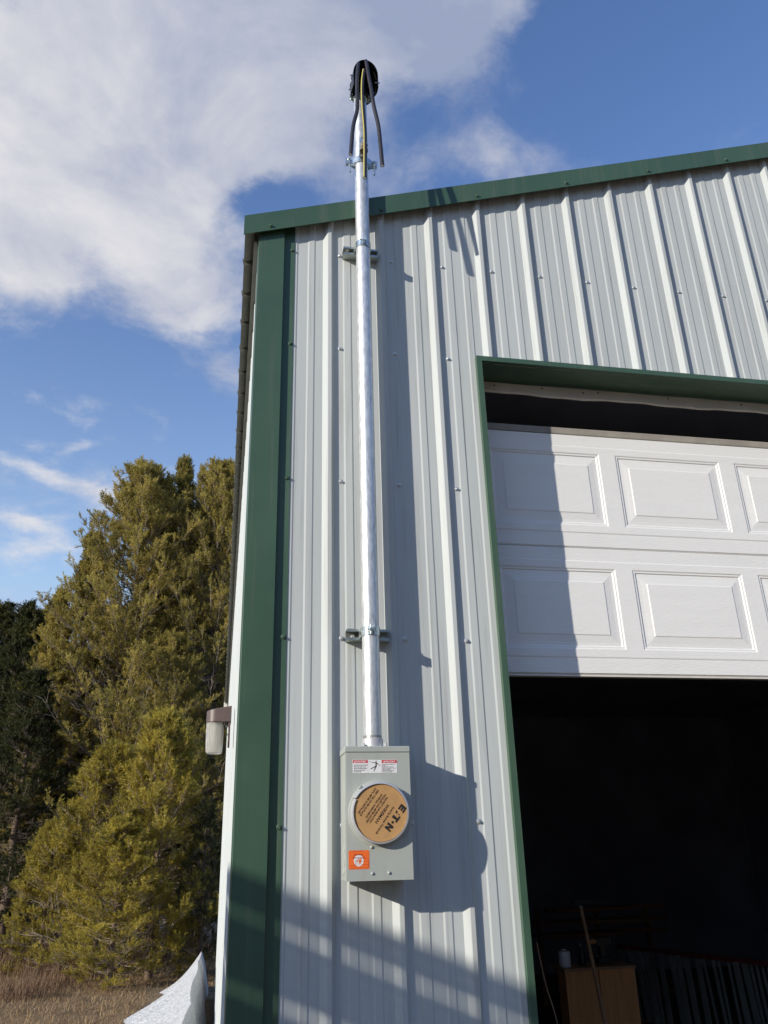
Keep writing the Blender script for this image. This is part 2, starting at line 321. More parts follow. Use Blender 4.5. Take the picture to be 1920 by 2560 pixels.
mb = MB(); mb.box(BX0 - 0.02, BX0 + 0.10, 0.02, BL - 0.02, rake_h(BX0) - 0.10, rake_h(BX0) - 0.065)
build('eave_girt', mb, MT['roofing'], bld)
# rake trim along the front roof edge
def rake(x0, x1):
    t = 0.0012
    for a, b in ((x0, x1),):
        outer = [(-0.045, -0.1005), (-0.045, 0.0), (0.06, 0.006)]
        prof = [(-0.034, -0.0955), (-0.0435, -0.1005), (-0.045, -0.1005), (-0.045, 0.0), (0.06, 0.004), (0.06, 0.0028), (-0.0438, -0.0012), (-0.0438, -0.099), (-0.034, -0.094)]
        mb = MB(); mb.prism(prof, lambda p, k: ((a, b)[k], p[0], rake_h((a, b)[k]) + p[1])); yield mb
mb = MB()
for q in rake(-0.3755, RIDGE): mb.add(q.v, q.f)
prof = [(-0.045, -0.1005), (-0.045, 0.0), (0.06, 0.004), (0.06, 0.0028), (-0.0438, -0.0012), (-0.0438, -0.1005)]
mb.prism(prof, lambda p, k: ((RIDGE, 2 * RIDGE + 0.3755)[k], p[0], rake_h((RIDGE, 2 * RIDGE + 0.3755)[k]) + p[1]))
rk = build('rake_trim', mb, MT['green'], bld)
mb = MB(); x = -0.3755; mb.add([(x, -0.045, rake_h(x) - .1005), (x, -0.045, rake_h(x)), (x, 0.03, rake_h(x) + .002), (x, 0.02, rake_h(x) - .03), (x, -0.01, rake_h(x) - .10)], [(0, 1, 2, 3, 4)])
build('rake_trim_end', mb, MT['green'], bld)
# corner trim
zt = rake_h(-0.31) - 0.03
mb = MB(); mb.prism([(-0.1565, -0.0052), (-0.1735, -0.0045), (-0.2015, -0.0045), (-0.2030, -0.0205), (-0.3085, -0.0215), (-0.3103, -0.0208), (-0.3107, -0.0180), (-0.3135, 0.0380), (-0.3125, 0.0380), (-0.3097, -0.0175), (-0.3080, -0.0200), (-0.2040, -0.0192), (-0.2025, -0.0034), (-0.1565, -0.0040)],
                    lambda p, k: (p[0], p[1], (0.06, rake_h(p[0]) - 0.05)[k]))
build('corner_trim', mb, MT['green'], bld)
# door surround: J trim face and deep return
mb = MB()
fy = -0.0255
def frame_piece(pts): mb.add(pts, [(0, 1, 2, 3)])
o_, i_ = 0.0225, 0.0
# face (mitred), outer lip, return to the door jamb
for dy, rev in ((fy, 0),):
    mb.add([(JL - o_, fy, 0.03), (JL, fy, 0.03), (JL, fy, HD), (JL - o_, fy, HD + o_)], [(0, 1, 2, 3)])
    mb.add([(JL - o_, fy, HD + o_), (JL, fy, HD), (JR, fy, HD), (JR + o_, fy, HD + o_)], [(0, 1, 2, 3)])
    mb.add([(JR, fy, 0.03), (JR + o_, fy, 0.03), (JR + o_, fy, HD + o_), (JR, fy, HD)], [(0, 1, 2, 3)])
    mb.add([(JL - o_, fy, 0.03), (JL - o_, fy, HD + o_), (JL - o_, 0.002, HD + o_), (JL - o_, 0.002, 0.03)], [(0, 1, 2, 3)])
    mb.add([(JL - o_, fy, HD + o_), (JR + o_, fy, HD + o_), (JR + o_, 0.002, HD + o_), (JL - o_, 0.002, HD + o_)], [(0, 1, 2, 3)])
    mb.add([(JR + o_, fy, 0.03), (JR + o_, fy, HD + o_), (JR + o_, 0.002, HD + o_), (JR + o_, 0.002, 0.03)], [(0, 1, 2, 3)])
build('door_trim', mb, MT['green'], bld, fixn=False)
mb = MB()
mb.add([(JL, fy, 0.03), (JL, fy, HD), (JL + .002, yi, HD + .004), (JL + .002, yi, 0.03)], [(0, 1, 2, 3)])
nseg = 24; row = []
for i in range(nseg + 1):
    x = JL + (JR - JL) * i / nseg; w1 = 0.0035 * math.sin(i * 1.1) ; row += [(x, fy, HD), (x, 0.06, HD + .004 + w1), (x, yi - .004, HD + .003 - w1 * .6)]
mb.add(row, [(3 * i + k, 3 * i + k + 1, 3 * i + k + 4, 3 * i + k + 3) for i in range(nseg) for k in range(2)])
mb.add([(JR, fy, 0.03), (JR, fy, HD), (JR - .002, yi, HD), (JR - .002, yi, 0.03)], [(0, 1, 2, 3)])
build('door_return_trim', mb, MT['green'], bld, fixn=False)
# white stop moulding hanging behind the header, slightly wavy at its lower edge
mb = MB(); n_ = 60; a_ = []; rnd = random.Random(5)
for i in range(n_ + 1):
    x = JL + 0.004 + (JR - JL - 0.01) * i / n_; w = 0.0035 * math.sin(i * 0.55) + 0.002 * math.sin(i * 1.7)
    a_ += [(x, yi - 0.012, HD - 0.004 + .001 * math.sin(i)), (x, yi - 0.016, HD - 0.052 + w), (x, yi - 0.010, HD - 0.058 + w), (x, yi - 0.002, HD - 0.052 + w)]
mb.add(a_, [(4 * i + k, 4 * i + k + 1, 4 * i + k + 5, 4 * i + k + 4) for i in range(n_) for k in range(3)])
ws = build('weather_strip', mb, MT['strip'], bld, smooth=True)
for x in (0.735, 0.955, 1.15, 1.22, 1.56, 1.93, 2.3):
    q = MB(); q.lathe([(0.0035, 0), (0.003, 0.003)], (x, yi - 0.0150, HD - 0.018 - 0.02 * (x % 0.3)), (0, -1, 0), 8); build('nail_head', q, MT['ink'], ws)
# garage door: two sections upright, one tilting back, the rest overhead
door = empty('garage_door', (JL, 0.17, 0), None, None); door.parent = bld; door.location = (JL - BX0, 0.17, 0)
def section(z0, z1, tilt=0.0, top=None):
    """raised panel sheet with 16 mm deep embossing; built upright then bent back about its lower edge"""
    mb = MB(); H_ = z1 - z0; W0, W1 = JL - 0.01, JR + 0.01
    ct, st = math.cos(tilt), math.sin(tilt)
    def P3(x, d, z):
        zz = z - z0; return (x, 0.17 + zz * st + d * ct, z0 + zz * ct - d * st)
    px = [0.7000 + 0.5785 * k for k in range(-1, 7)]; pw = 0.503
    wins = [(max(W0, a), min(W1, a + pw)) for a in px if min(W1, a + pw) - max(W0, a) > 0.05]
    zb_, zt_ = z0 + 0.0995, z1 - 0.092
    # horizontal grooves as profile: (z, depth)
    def strip_rows(lo, hi, prof_):
        for (za, da), (zb2, db) in zip(prof_, prof_[1:]):
            mb.add([P3(W0, da, za), P3(W1, da, za), P3(W1, db, zb2), P3(W0, db, zb2)], [(0, 1, 2, 3)])
    strip_rows(0, 0, [(z0 + .001, 0.030), (z0 + .001, 0.006), (z0 + .005, 0.0), (z0 + .064, 0.0), (z0 + .069, -0.0022), (zb_, -0.0022)])
    strip_rows(0, 0, [(zt_, -0.0022), (z1 - .063, -0.0022), (z1 - .058, 0.0), (z1 - .004, 0.0), (z1 - .001, 0.006), (z1 - .001, 0.030)])
    # stiles between panels
    d0 = -0.0022; edges = [W0]
    for a, b in wins: edges += [a, b]
    edges.append(W1)
    for i in range(0, len(edges), 2):
        if edges[i + 1] - edges[i] > 1e-4: mb.add([P3(edges[i], d0, zb_), P3(edges[i + 1], d0, zb_), P3(edges[i + 1], d0, zt_), P3(edges[i], d0, zt_)], [(0, 1, 2, 3)])
    for a, b in wins:
        rings = [(0, d0), (0.005, d0 + 0.0030), (0.011, d0 + 0.0030), (0.015, d0 + 0.0068), (0.030, d0 + 0.0060), (0.056, d0 + 0.0032), (0.060, d0 + 0.0008)]
        rows = [[P3(a + q, d, zb_ + q), P3(b - q, d, zb_ + q), P3(b - q, d, zt_ - q), P3(a + q, d, zt_ - q)] for q, d in rings]
        vs = [p for r in rows for p in r]
        fs = [(i * 4 + k, i * 4 + (k + 1) % 4, (i + 1) * 4 + (k + 1) % 4, (i + 1) * 4 + k) for i in range(len(rings) - 1) for k in range(4)]
        fs.append(tuple((len(rings) - 1) * 4 + k for k in range(4)))
        mb.add(vs, fs)
    mb.add([P3(W0, 0.030, z0 + .001), P3(W1, 0.030, z0 + .001), P3(W1, 0.030, z1 - .001), P3(W0, 0.030, z1 - .001)], [(0, 1, 2, 3)])
    return mb
ZB = 0.6535 + G; SH = 0.5334
build('door_section', section(ZB + .004, ZB + SH), MT['door'], door, fixn=False)
build('door_section', section(ZB + SH, ZB + 2 * SH), MT['door'], door, fixn=False)
mb = MB(); mb.box(JL - .01, JR + .01, 0.172, 0.20, ZB - 0.004, ZB + .003); build('bottom_seal', mb, MT['strip'], door)
mb = MB()
for dd, (ya, za), (yb, zb2) in ((0, (0.200, ZB + 2 * SH + .004), (0.34, ZB + 2 * SH + .055)), (1, (0.34, ZB + 2 * SH + .055), (0.72, ZB + 2 * SH + .12)), (2, (0.72, ZB + 2 * SH + .125), (2.6, ZB + 2 * SH + .16))):
    L_ = math.hypot(yb - ya, zb2 - za); nn = ((zb2 - za) / L_, (yb - ya) / L_)
    mb.prism([(ya, za), (yb, zb2), (yb + nn[0] * .03, zb2 - nn[1] * .03), (ya + nn[0] * .03, za - nn[1] * .03)], lambda p, k: ((JL - .01, JR + .01)[k], p[0], p[1]))
build('upper_door_section', mb, MT['door'], door)
mb = MB(); mb.box(JL - .01, JR + .01, 0.1725, 0.190, ZB + 2 * SH + .002, ZB + 2 * SH + .034); build('top_rail', mb, MT['rail'], door, bevel=0.003)
for xx in (JL - 0.03, JR + 0.005):
    mb = MB(); mb.box(xx, xx + .025, 0.215, 0.27, 0.03, ZB + 2 * SH); build('door_track', mb, MT['strut'], door)
# far rake trim end, pale
mb = MB(); mb.box(-0.385, -0.325, BL - 0.02, BL + 0.07, rake_h(-0.35) - 0.20, rake_h(-0.35) - 0.03)
build('rear_rake_trim', mb, MT['strip'], bld)
# screws
def screw_mb():
    q = MB(); q.lathe([(0.0092, 0.0), (0.0092, 0.0014), (0.0072, 0.0022)], (0, 0, 0), (0, -1, 0), 16); q.lathe([(0.0056, 0.0018), (0.0056, 0.0078), (0.0046, 0.0086)], (0, 0, 0), (0, -1, 0), 6); return q
proto = build('screw', screw_mb(), MT['fastener'], bld, fixn=True); scr_first = [True]
gproto = build('painted_screw', screw_mb(), MT['green'], bld); g_first = [True]
for o in (proto, gproto): o.data.transform(Matrix.Translation((BX0, 0, 0)))
def put_screw(x, y, z, green=False):
    if green: o = gproto if g_first[0] else copy_obj(gproto, bld); g_first[0] = False
    else: o = proto if scr_first[0] else copy_obj(proto, bld); scr_first[0] = False
    o.location = (x - BX0, y, z); o.rotation_euler = (0.12 * math.sin(x * 31), 0, 0.15 * math.sin(z * 17 + x))
rows = [2.4268, 1.9471, 1.3433, 0.7333, 0.1183, -0.49]
for r_, zz in enumerate(rows):
    for k in range(0, 40):
        x = 0.0368 + k * S
        if x > 2.5: break
        if JL - 0.05 < x and zz < 1.97: continue
        put_screw(x, 0.0, zz + G + 0.003 * math.sin(k * 5 + r_))
    put_screw(-0.1675, -0.005, zz + G + 0.004 * math.sin(r_), True)
for x in (-0.2638, 0.2177, 0.672, 1.125, 1.5723, 2.0276, 2.48):
    put_screw(x, -0.045, rake_h(x) - 0.079, True)

# ------------------------------------------------------------------ meter socket box
bx = empty('meter_socket_box', (0.13, -0.017, G - 0.046), 'pale grey meter socket box with round cardboard cover, screwed to the ribbed wall', 'meter box')
X0, X1, YF, YB, ZA, ZT = 0.0295, 0.2355, -0.140, -0.018, G - 0.0465, G + 0.331
mb = MB(); mb.box(X0, X1, YF + 0.022, YB, ZA + .001, ZT); body = build('enclosure_body', mb, MT['box'], bx, bevel=0.0012)
# front cover with folded edge and round raised dome
mb = MB(); cxr, czr = 0.1335, G + 0.1455
ng = 64
outer = []
corn = [(X0 - .0005, ZA), (X1 + .0005, ZA), (X1 + .0005, ZT), (X0 - .0005, ZT)]
def rect_pt(a):
    dx, dz = math.cos(a), math.sin(a); t = 1e9
    if dx > 1e-9: t = min(t, (X1 - cxr) / dx)
    if dx < -1e-9: t = min(t, (X0 - cxr) / dx)
    if dz > 1e-9: t = min(t, (ZT - czr) / dz)
    if dz < -1e-9: t = min(t, (ZA - czr) / dz)
    return cxr + dx * t, czr + dz * t
angs = sorted([2 * pi * i / ng for i in range(ng)] + [math.atan2(z - czr, x - cxr) % (2 * pi) for x, z in ((X0, ZA), (X1, ZA), (X1, ZT), (X0, ZT))])
ringr = [(0.0985, YF), (0.0975, YF - 0.0012), (0.0945, YF - 0.0020), (0.088, YF - 0.0024), (0.080, YF - 0.0024)]
vs = []; n_ = len(angs)
for a in angs: x, z = rect_pt(a); vs.append((x, YF + 0.022, z))
for a in angs: x, z = rect_pt(a); vs.append((x, YF, z))
for r, y in ringr:
    for a in angs:
        x, z = rect_pt(a); lim = math.hypot(x - cxr, z - czr) - 0.0015; rr = min(r, lim)
        vs.append((cxr + rr * math.cos(a), y if r <= lim else YF, czr + rr * math.sin(a)))
fs = [(j * n_ + i, j * n_ + (i + 1) % n_, (j + 1) * n_ + (i + 1) % n_, (j + 1) * n_ + i) for j in range(len(ringr) + 1) for i in range(n_)]
fs.append(tuple((len(ringr) + 1) * n_ + i for i in range(n_)))
mb.add(vs, fs); build('front_cover', mb, MT['box'], bx)
mb = MB(); mb.prism([(YF - 0.003, ZT - .0015), (YF - 0.003, ZT + 0.0145), (YF - .001, ZT + .0165), (YB, ZT + 0.0165), (YB, ZT - .0015)], lambda p, k: ((X0 - .003, X1 + .001)[k], p[0], p[1]))
build('rain_cap', mb, MT['box'], bx, bevel=0.0010)
mb = MB(); mb.box(X0 - .0022, X0 + .0003, YF + .004, YF + .0125, ZA + .002, ZT - .002); build('hinge_flange', mb, MT['box'], bx)
# ring clamp round the cover
mb = MB(); RR = 0.0905; th = 0.024
def ring_pt(a, r, y): return (cxr + r * math.cos(a), y, czr + r * math.sin(a))
a0, a1 = math.radians(151), math.radians(151 + 357)
for (s_, e_, r_in, r_out) in ((a0 - 2 * pi + math.radians(2.0), a0, RR - 0.0066, RR),):
    k_ = 96; pts = []
    pr = [(r_in + .0012, YF - th - .001), (r_out - .001, YF - th), (r_out, YF - th + .003), (r_out, YF - .0015), (r_in, YF - .0015)]
    for i in range(k_ + 1):
        a = s_ + (e_ - s_) * i / k_; grow = 0.0025 * max(0, (i - k_ + 9) / 9)
        pts += [ring_pt(a, r + grow, y) for r, y in pr]
    m_ = len(pr); mb.add(pts, [(i * m_ + k, i * m_ + (k + 1) % m_, (i + 1) * m_ + (k + 1) % m_, (i + 1) * m_ + k) for i in range(k_) for k in range(m_)] + [tuple(range(m_)), tuple(range(k_ * m_, k_ * m_ + m_))])
build('ring_clamp', mb, MT['alu'], bx, smooth=True)
mb = MB(); mb.lathe([(0.0838, 0), (0.0840, 0.0015), (0.0832, 0.0022)], (cxr, YF - 0.0185, czr), (0, -1, 0), 96)
disc = build('cardboard_cover', mb, MT['card'], bx, smooth=True)
YD = YF - 0.0207
# latch, rivets, hasp on the left side
for x, z in ((0.107, 0.0475), (0.1079, -0.0264), (0.1592, -0.0259)):
    mb = MB(); mb.lathe([(0.0048, 0), (0.0046, 0.0018), (0.0036, 0.0034), (0.0016, 0.0043)], (x, YF, z + G), (0, -1, 0), 20); build('rivet', mb, MT['box'], bx, smooth=True)
mb = MB(); mb.tube(smooth_path([(0.0685, YF - .002, G + .2195), (0.0722, YF - .006, G + .2225), (0.0762, YF - .003, G + .2262)], 4), 0.0018, 8); build('seal_loop', mb, MT['box'], bx, smooth=True)
mb = MB()
for z in (0.0405, -0.016): mb.lathe([(0.013, 0), (0.013, .0012), (0.011, .0024), (.0095, .0012), (.0085, .0012)], (X0, YF + 0.060, z + G), (-1, 0, 0), 24)
mb.lathe([(0.021, 0), (0.021, .0012), (0.019, .0020), (.0175, .0010), (.0165, .0010)], (X0, YF + 0.060, 0.0125 + G), (-1, 0, 0), 24)
build('knockout', mb, MT['box'], bx, smooth=True)
mb = MB(); mb.tube([(X1, -0.06, G + 0.118), (X1 + .012, -0.06, G + 0.118)], 0.004, 8); build('side_latch', mb, MT['box'], bx, smooth=True)
# ---- lettering
def text_mesh(items, y):
    """items: (string, (x0,z0), (x1,z1), cap_height, bold, shear): baseline middle runs p0->p1"""
    out = MB()
    for s_, p0, p1, capH, bold, shear in items:
        cu = bpy.data.curves.new('t', 'FONT'); cu.body = s_; cu.size = 1.0; cu.resolution_u = 2; cu.offset = bold; cu.shear = shear; cu.align_x = 'LEFT'
        ob = bpy.data.objects.new('t', cu); C.objects.link(ob); dg = bpy.context.evaluated_depsgraph_get(); dg.update()
        me = bpy.data.meshes.new_from_object(ob.evaluated_get(dg)); co = [v.co.copy() for v in me.vertices]
        fs_ = [tuple(p.vertices) for p in me.polygons]; bpy.data.objects.remove(ob); bpy.data.meshes.remove(me)
        if not co: continue
        xa = min(c.x for c in co); xb = max(c.x for c in co)
        a = Vector(p0); b = Vector(p1); L_ = (b - a).length; d = (b - a) / L_; u = Vector((-d.y, d.x)); kx = L_ / (xb - xa); ky = capH / 0.729
        out.add([(*(q := a + d * ((c.x - xa) * kx) + u * ((c.y - 0.3645) * ky)), 0) for c in co], fs_)
    out.v = [(v[0], y, v[1] + G) for v in out.v]; return out
def flat(polys, y): 
    o = MB()
    for p in polys: o.add([(x, y, z + G) for x, z in p], [tuple(range(len(p)))])
    return o
YT = YD - 0.0004
build('printed_text', text_mesh([
    ('Powering Business Worldwide', (0.1766, 0.1621), (0.1185, 0.0836), 0.0074, 0.014, 0.35),
    ('WIREMAN', (0.1592, 0.1694), (0.1184, 0.1154), 0.0095, 0.028, 0),
    ('PROTECT OUR MIGRATORY', (0.1552, 0.1900), (0.0981, 0.1157), 0.0056, 0.034, 0),
    ('WILDLIFE AND METER SOCKET', (0.1509, 0.1994), (0.0877, 0.1166), 0.0056, 0.034, 0),
    ('INTERNAL COMPONENTS', (0.1386, 0.1988), (0.0872, 0.1312), 0.0056, 0.034, 0),
    ('KEEP THIS COVER IN PLACE', (0.1282, 0.2118), (0.0700, 0.1370), 0.0056, 0.034, 0),
    ('UNTIL METER IS INSTALLED', (0.1207, 0.2183), (0.0641, 0.1434), 0.0056, 0.034, 0)], YT), MT['brown_ink'], disc, fixn=False)
# large wordmark: slab E, slipped A, T, dot, N
ea = Vector((0.2085, 0.1640)); eb = Vector((0.1530, 0.0952)); d = (eb - ea).normalized(); LL = (eb - ea).length; u = Vector((-d.y, d.x))
def W(px, py): q = ea + d * (px * LL) + u * (py - 0.5) * 0.0222; return (q.x, q.y)
polys = []
for r in ([(0, 0), (.085, 0), (.085, 1), (0, 1)], [(.085, .72), (.215, .72), (.215, 1), (.085, 1)], [(.085, .37), (.20, .37), (.20, .62), (.085, .62)], [(.085, 0), (.215, 0), (.215, .27), (.085, .27)],
          [(.265, 0), (.36, 0), (.375, .30), (.315, .30)], [(.335, .50), (.37, .50), (.355, .72), (.325, .72)],
          [(.375, .74), (.63, .74), (.60, 1), (.375, 1)], [(.46, 0), (.575, 0), (.56, .74), (.475, .74)],
          [(.775, 0), (.855, 0), (.855, 1), (.775, 1)], [(.855, 1), (.855, .52), (.925, 0), (.94, .46)], [(.925, 0), (1.0, 0), (1.0, 1), (.94, 1)]):
    polys.append([W(*p) for p in r])
polys.append([W(.685 + .046 * math.cos(a * pi / 10), .5 + .046 * LL / .0222 * math.sin(a * pi / 10)) for a in range(20)])
build('printed_wordmark', flat(polys, YT), MT['ink'], disc, fixn=False)
# danger label
LX0, LX1, LZ0, LZ1 = 0.0512, 0.1940, 0.2650, 0.3050; YL = YF - 0.0006
mb = MB(); mb.box(LX0, LX1, YL, YF + .0002, LZ0 + G, LZ1 + G); lab = build('danger_label', mb, MT['white_lab'], bx)
m1, m2 = 0.0996, 0.1446
for p_ in ([(LX0 + .0008, .2955), (m1 - .0006, .2955), (m1 - .0006, .3042), (LX0 + .0008, .3042)], [(m2 + .0006, .2950), (LX1 - .0008, .2950), (LX1 - .0008, .3042), (m2 + .0006, .3042)]):
    build('label_header', flat([p_], YL - .0003), MT['red'], lab, fixn=False)
for p_ in (('DANGER', (.0620, .2998), (.0940, .2998), .0050, .02, 0), ('PELIGRO', (.1560, .2995), (.1885, .2995), .0050, .02, 0)):
    build('label_heading', text_mesh([p_], YL - .0006), MT['white_lab'], lab, fixn=False)
for p_ in ([(.0555, .2972), (.0613, .2972), (.0584, .3026)], [(.1495, .2970), (.1553, .2970), (.1524, .3024)]):
    build('hazard_triangle', flat([p_], YL - .0006), MT['white_lab'], lab, fixn=False)
it = []
for i, (s_, w_) in enumerate([('Arc flash and shock hazard.', .044), ('Will cause death, severe', .039), ('injury or property damage.', .042), ('Service by authorized', .036), ('personnel only.', .024)]):
    z = .2895 - i * .0046 - (.0008 if i > 0 else 0) - (.0008 if i > 2 else 0); it.append((s_, (.0545, z), (.0545 + w_, z), .0027, .03, 0))
for i, (s_, w_) in enumerate([('Arco electrico y peligro de', .042), ('choque.', .012), ('Puede causar la muerte,', .037), ('lesiones corporales graves o', .046), ('danos materiales.', .027), ('Servicio unicamente por', .039), ('personal autorizado.', .032)]):
    z = .2912 - i * .0038; it.append((s_, (.1462, z), (.1462 + min(w_, .0462), z), .0023, .03, 0))
for p_ in (it[:5], it[5:]): build('label_text', text_mesh(p_, YL - .0004), MT['ink'], lab, fixn=False)
def limb(x0, z0, x1, z1, w0, w1):
    dv = Vector((x1 - x0, z1 - z0)).normalized(); nv = Vector((-dv.y, dv.x))
    return [(x0 + nv.x * w0, z0 + nv.y * w0), (x0 - nv.x * w0, z0 - nv.y * w0), (x1 - nv.x * w1, z1 - nv.y * w1), (x1 + nv.x * w1, z1 + nv.y * w1)]
fig = [[(.1263 + .0017 * math.cos(a * pi / 6), .3005 + .0019 * math.sin(a * pi / 6)) for a in range(12)],
       limb(.1260, .2975, .1262, .2845, .0022, .0015), limb(.1275, .2965, .1395, .2860, .0010, .0007), limb(.1250, .2965, .1130, .2968, .0010, .0007),
       limb(.1130, .2970, .1085, .2995, .0004, .0004), limb(.1085, .2995, .1035, .2992, .0004, .0003), limb(.1262, .2860, .1080, .2770, .0014, .0009), limb(.1265, .2860, .1180, .2700, .0014, .0009)]
build('shock_pictogram', flat(fig, YL - .0004), MT['ink'], lab, fixn=False)
for p_ in ([(m1 - .0003, LZ0), (m1 + .0001, LZ0), (m1 + .0001, LZ1), (m1 - .0003, LZ1)], [(m2 - .0001, LZ0), (m2 + .0003, LZ0), (m2 + .0003, LZ1), (m2 - .0001, LZ1)]): build('label_divider', flat([p_], YL - .0003), MT['red'], lab, fixn=False)
# orange inspection sticker
q = []
for cx_, cz_, a_s in ((.0956, .0362, 0), (.0392, .0362, 90), (.0392, -.0100, 180), (.0956, -.0100, 270)):
    q += [(cx_ + .0035 * math.cos(math.radians(a_s + t * 22.5)), cz_ + .0035 * math.sin(math.radians(a_s + t * 22.5))) for t in range(5)]
n_ = len(q); mb = MB(); mb.add([(x, YF - .0005, z + G) for x, z in q] + [(x, YF + .0002, z + G) for x, z in q], [tuple(range(n_))] + [(i, (i + 1) % n_, n_ + (i + 1) % n_, n_ + i) for i in range(n_)])
st = build('orange_sticker', mb, MT['orange'], bx)
circ = [(.0665 + .0150 * math.cos(a * pi / 20), .0105 + .0160 * math.sin(a * pi / 20)) for a in range(40)]
build('sticker_seal', flat([circ], YF - .0008), MT['white_lab'], st, fixn=False)
rnd = random.Random(3)
blobs = []
for (x, z, r) in ((.0715, .0110, .0042), (.0700, .0045, .0036), (.0625, .0085, .0022), (.0740, .0165, .0024), (.0665, .0150, .0018)):
    blobs.append([(x + r * (0.7 + .5 * rnd.random()) * math.cos(a * pi / 6), z + r * (0.7 + .5 * rnd.random()) * math.sin(a * pi / 6)) for a in range(12)])
build('seal_emblem', flat(blobs, YF - .0010), MT['orange'], st, fixn=False)
lines = text_mesh([('Service', (.0525, .0278), (.0795, .0278), .0058, .01, 0), ('Electrical', (.0490, .0192), (.0835, .0200), .0048, .008, 0), ('DEPARTMENT OF LABOR', (.0480, .0372), (.0810, .0378), .0018, .004, 0),
                   ('Date', (.0590, .0118), (.0660, .0118), .0026, .0, 0), ('No.', (.0590, .0038), (.0640, .0038), .0026, 0, 0)], YF - .0011)
for a, b in (((.0600, .0155), (.0955, .0155)), ((.0562, .0085), (.0962, .0085)), ((.0562, -.0010), (.0962, -.0010)), ((.0590, -.0098), (.0955, -.0098)), ((.0375, -.0035), (.0560, -.0035)), ((.0375, -.0105), (.0570, -.0105))):
    f_ = flat([limb(*a, *b, .00028, .00028)], YF - .0011); lines.add(f_.v, f_.f)
for a, b in (((.0565, -.008), (.0565, .013)), ((.0965, -.008), (.0965, .013))):
    f_ = flat([limb(*a, *b, .00028, .00028)], YF - .0011); lines.add(f_.v, f_.f)
build('sticker_print', lines, MT['dorange'], st, fixn=False)

# ------------------------------------------------------------------ service mast
PX, PY, PR = 0.1285, -0.0720, 0.0301
mast = empty('service_mast', (PX, PY, ZT + 0.016), 'tall galvanised conduit mast with black weatherhead rising past the eave', 'conduit mast')
mb = MB(); zz = [ZT + 0.045, 0.50 + G, 1.0 + G, 1.5 + G, 2.0 + G, 2.6 + G, 2.7245 + G]
prof = [(PR, z - zz[0]) for z in zz] + [(PR - .0016, 2.7250 + G - zz[0]), (PR - .0016, 2.7268 + G - zz[0]), (PR - .0006, 2.7275 + G - zz[0]), (PR - .0006, 3.36 + G - zz[0])]
mb.lathe(prof, (PX, PY, zz[0]), n=64); build('conduit_pipe', mb, MT['conduit'], mast, smooth=True)
mb = MB(); z0 = ZT + 0.0165; mb.lathe([(0.044, 0), (0.044, 0.004), (0.0345, 0.0055), (0.0345, 0.030), (0.0325, 0.032)], (PX, PY, z0), n=48)
for sx in (-1, 1):
    for sy in (-1, 1): mb.lathe([(0.006, 0.0), (0.006, 0.010), (0.0045, 0.0115)], (PX + sx * .0365, PY + sy * .0300, z0 + .003), n=6)
build('threaded_hub', mb, MT['alu'], mast, smooth=True)
mb = MB(); mb.lathe([(PR + .0007, 0)] + [(PR + (.0007 if i % 2 else -.0006), .0012 * i + .001) for i in range(8)], (PX, PY, z0 + .0315), n=48, cap=False); build('pipe_thread', mb, MT['olive'], mast, smooth=True)
# weatherhead: hooded cap open at the front underside
wh_mb = MB()
HX = PX + 0.008
zb0 = 3.315 + G
def hood(t, a):
    pass
# arch-shaped hood: open towards the front and below, domed at the back
slices = [(-0.194, .0560, .078), (-0.190, .0575, .078), (-0.165, .0585, .070), (-0.135, .0585, .055), (-0.105, .0570, .032), (-0.075, .0520, .020), (-0.052, .0430, .018), (-0.036, .0290, .016), (-0.029, .0100, .014)]
ARC = 3.330 + G
for inset in (0.0, 0.0045):
    rws = []
    for y, r, dn in slices:
        r_ = max(.002, r - inset); row = [(HX - r_, y + inset, ARC - dn)] + [(HX - r_ * math.cos(pi * k / 24), y + inset, ARC + 1.55 * r_ * math.sin(pi * k / 24)) for k in range(25)] + [(HX + r_, y + inset, ARC - dn)]
        rws.append(row)
    m_ = len(rws[0]); wh_mb.add([p for r in rws for p in r], [(i * m_ + k, i * m_ + k + 1, (i + 1) * m_ + k + 1, (i + 1) * m_ + k) for i in range(len(rws) - 1) for k in range(m_ - 1)])
wh = build('weatherhead', wh_mb, MT['black'], mast, smooth=True, fixn=False)
mb = MB(); mb.lathe([(0.040, 0), (0.043, 0.01), (0.046, 0.045), (0.050, .075)], (PX + .002, PY, zb0), n=32); mb.box(HX - .050, HX + .050, -0.115, -0.045, zb0 + .055, zb0 + .085)
build('weatherhead_base', mb, MT['black'], wh, smooth=True)
mb = MB()
mb.lathe([(0.054, 0), (.0545, .004), (.050, .006)], (HX, -0.105, zb0 + .082), (0, -.35, 1), n=32); build('wire_insert', mb, MT['black'], wh, smooth=True)
for x, y, z in ((HX - .057, -.10, 3.325), (HX + .057, -.11, 3.315), (HX - .0585, -.16, 3.345), (HX + .0555, -.185, 3.290)):
    mb = MB(); sgn = -1 if x < HX else 1; mb.lathe([(0.0055, 0), (0.0055, .004)], (x, y, z + G), (sgn, 0, 0), 12); mb.lathe([(0.0028, -.012), (0.0028, .010)], (x, y, z + G), (sgn, 0, 0), 8); build('hood_screw', mb, MT['zinc'], wh, smooth=True)
def band(zc_, h, r, name='band_clamp', ears=True, ew=0.036, boltlen=0.075, tilt=0.0):
    mb = MB(); mb.lathe([(r, -h / 2), (r + .003, -h / 2), (r + .003, h / 2), (r, h / 2)], (PX, PY, zc_), (tilt, 0, 1), n=40, cap=False)
    for sx in (-1, 1):
        for yy in (-0.006, 0.008):
            mb.box(PX + sx * r if sx > 0 else PX - r - ew, PX + r + ew if sx > 0 else PX - r, PY + yy - .0015, PY + yy + .0015, zc_ - h / 2, zc_ + h / 2)
    o = build(name, mb, MT['zinc'], mast, smooth=True, bevel=0.001); return o
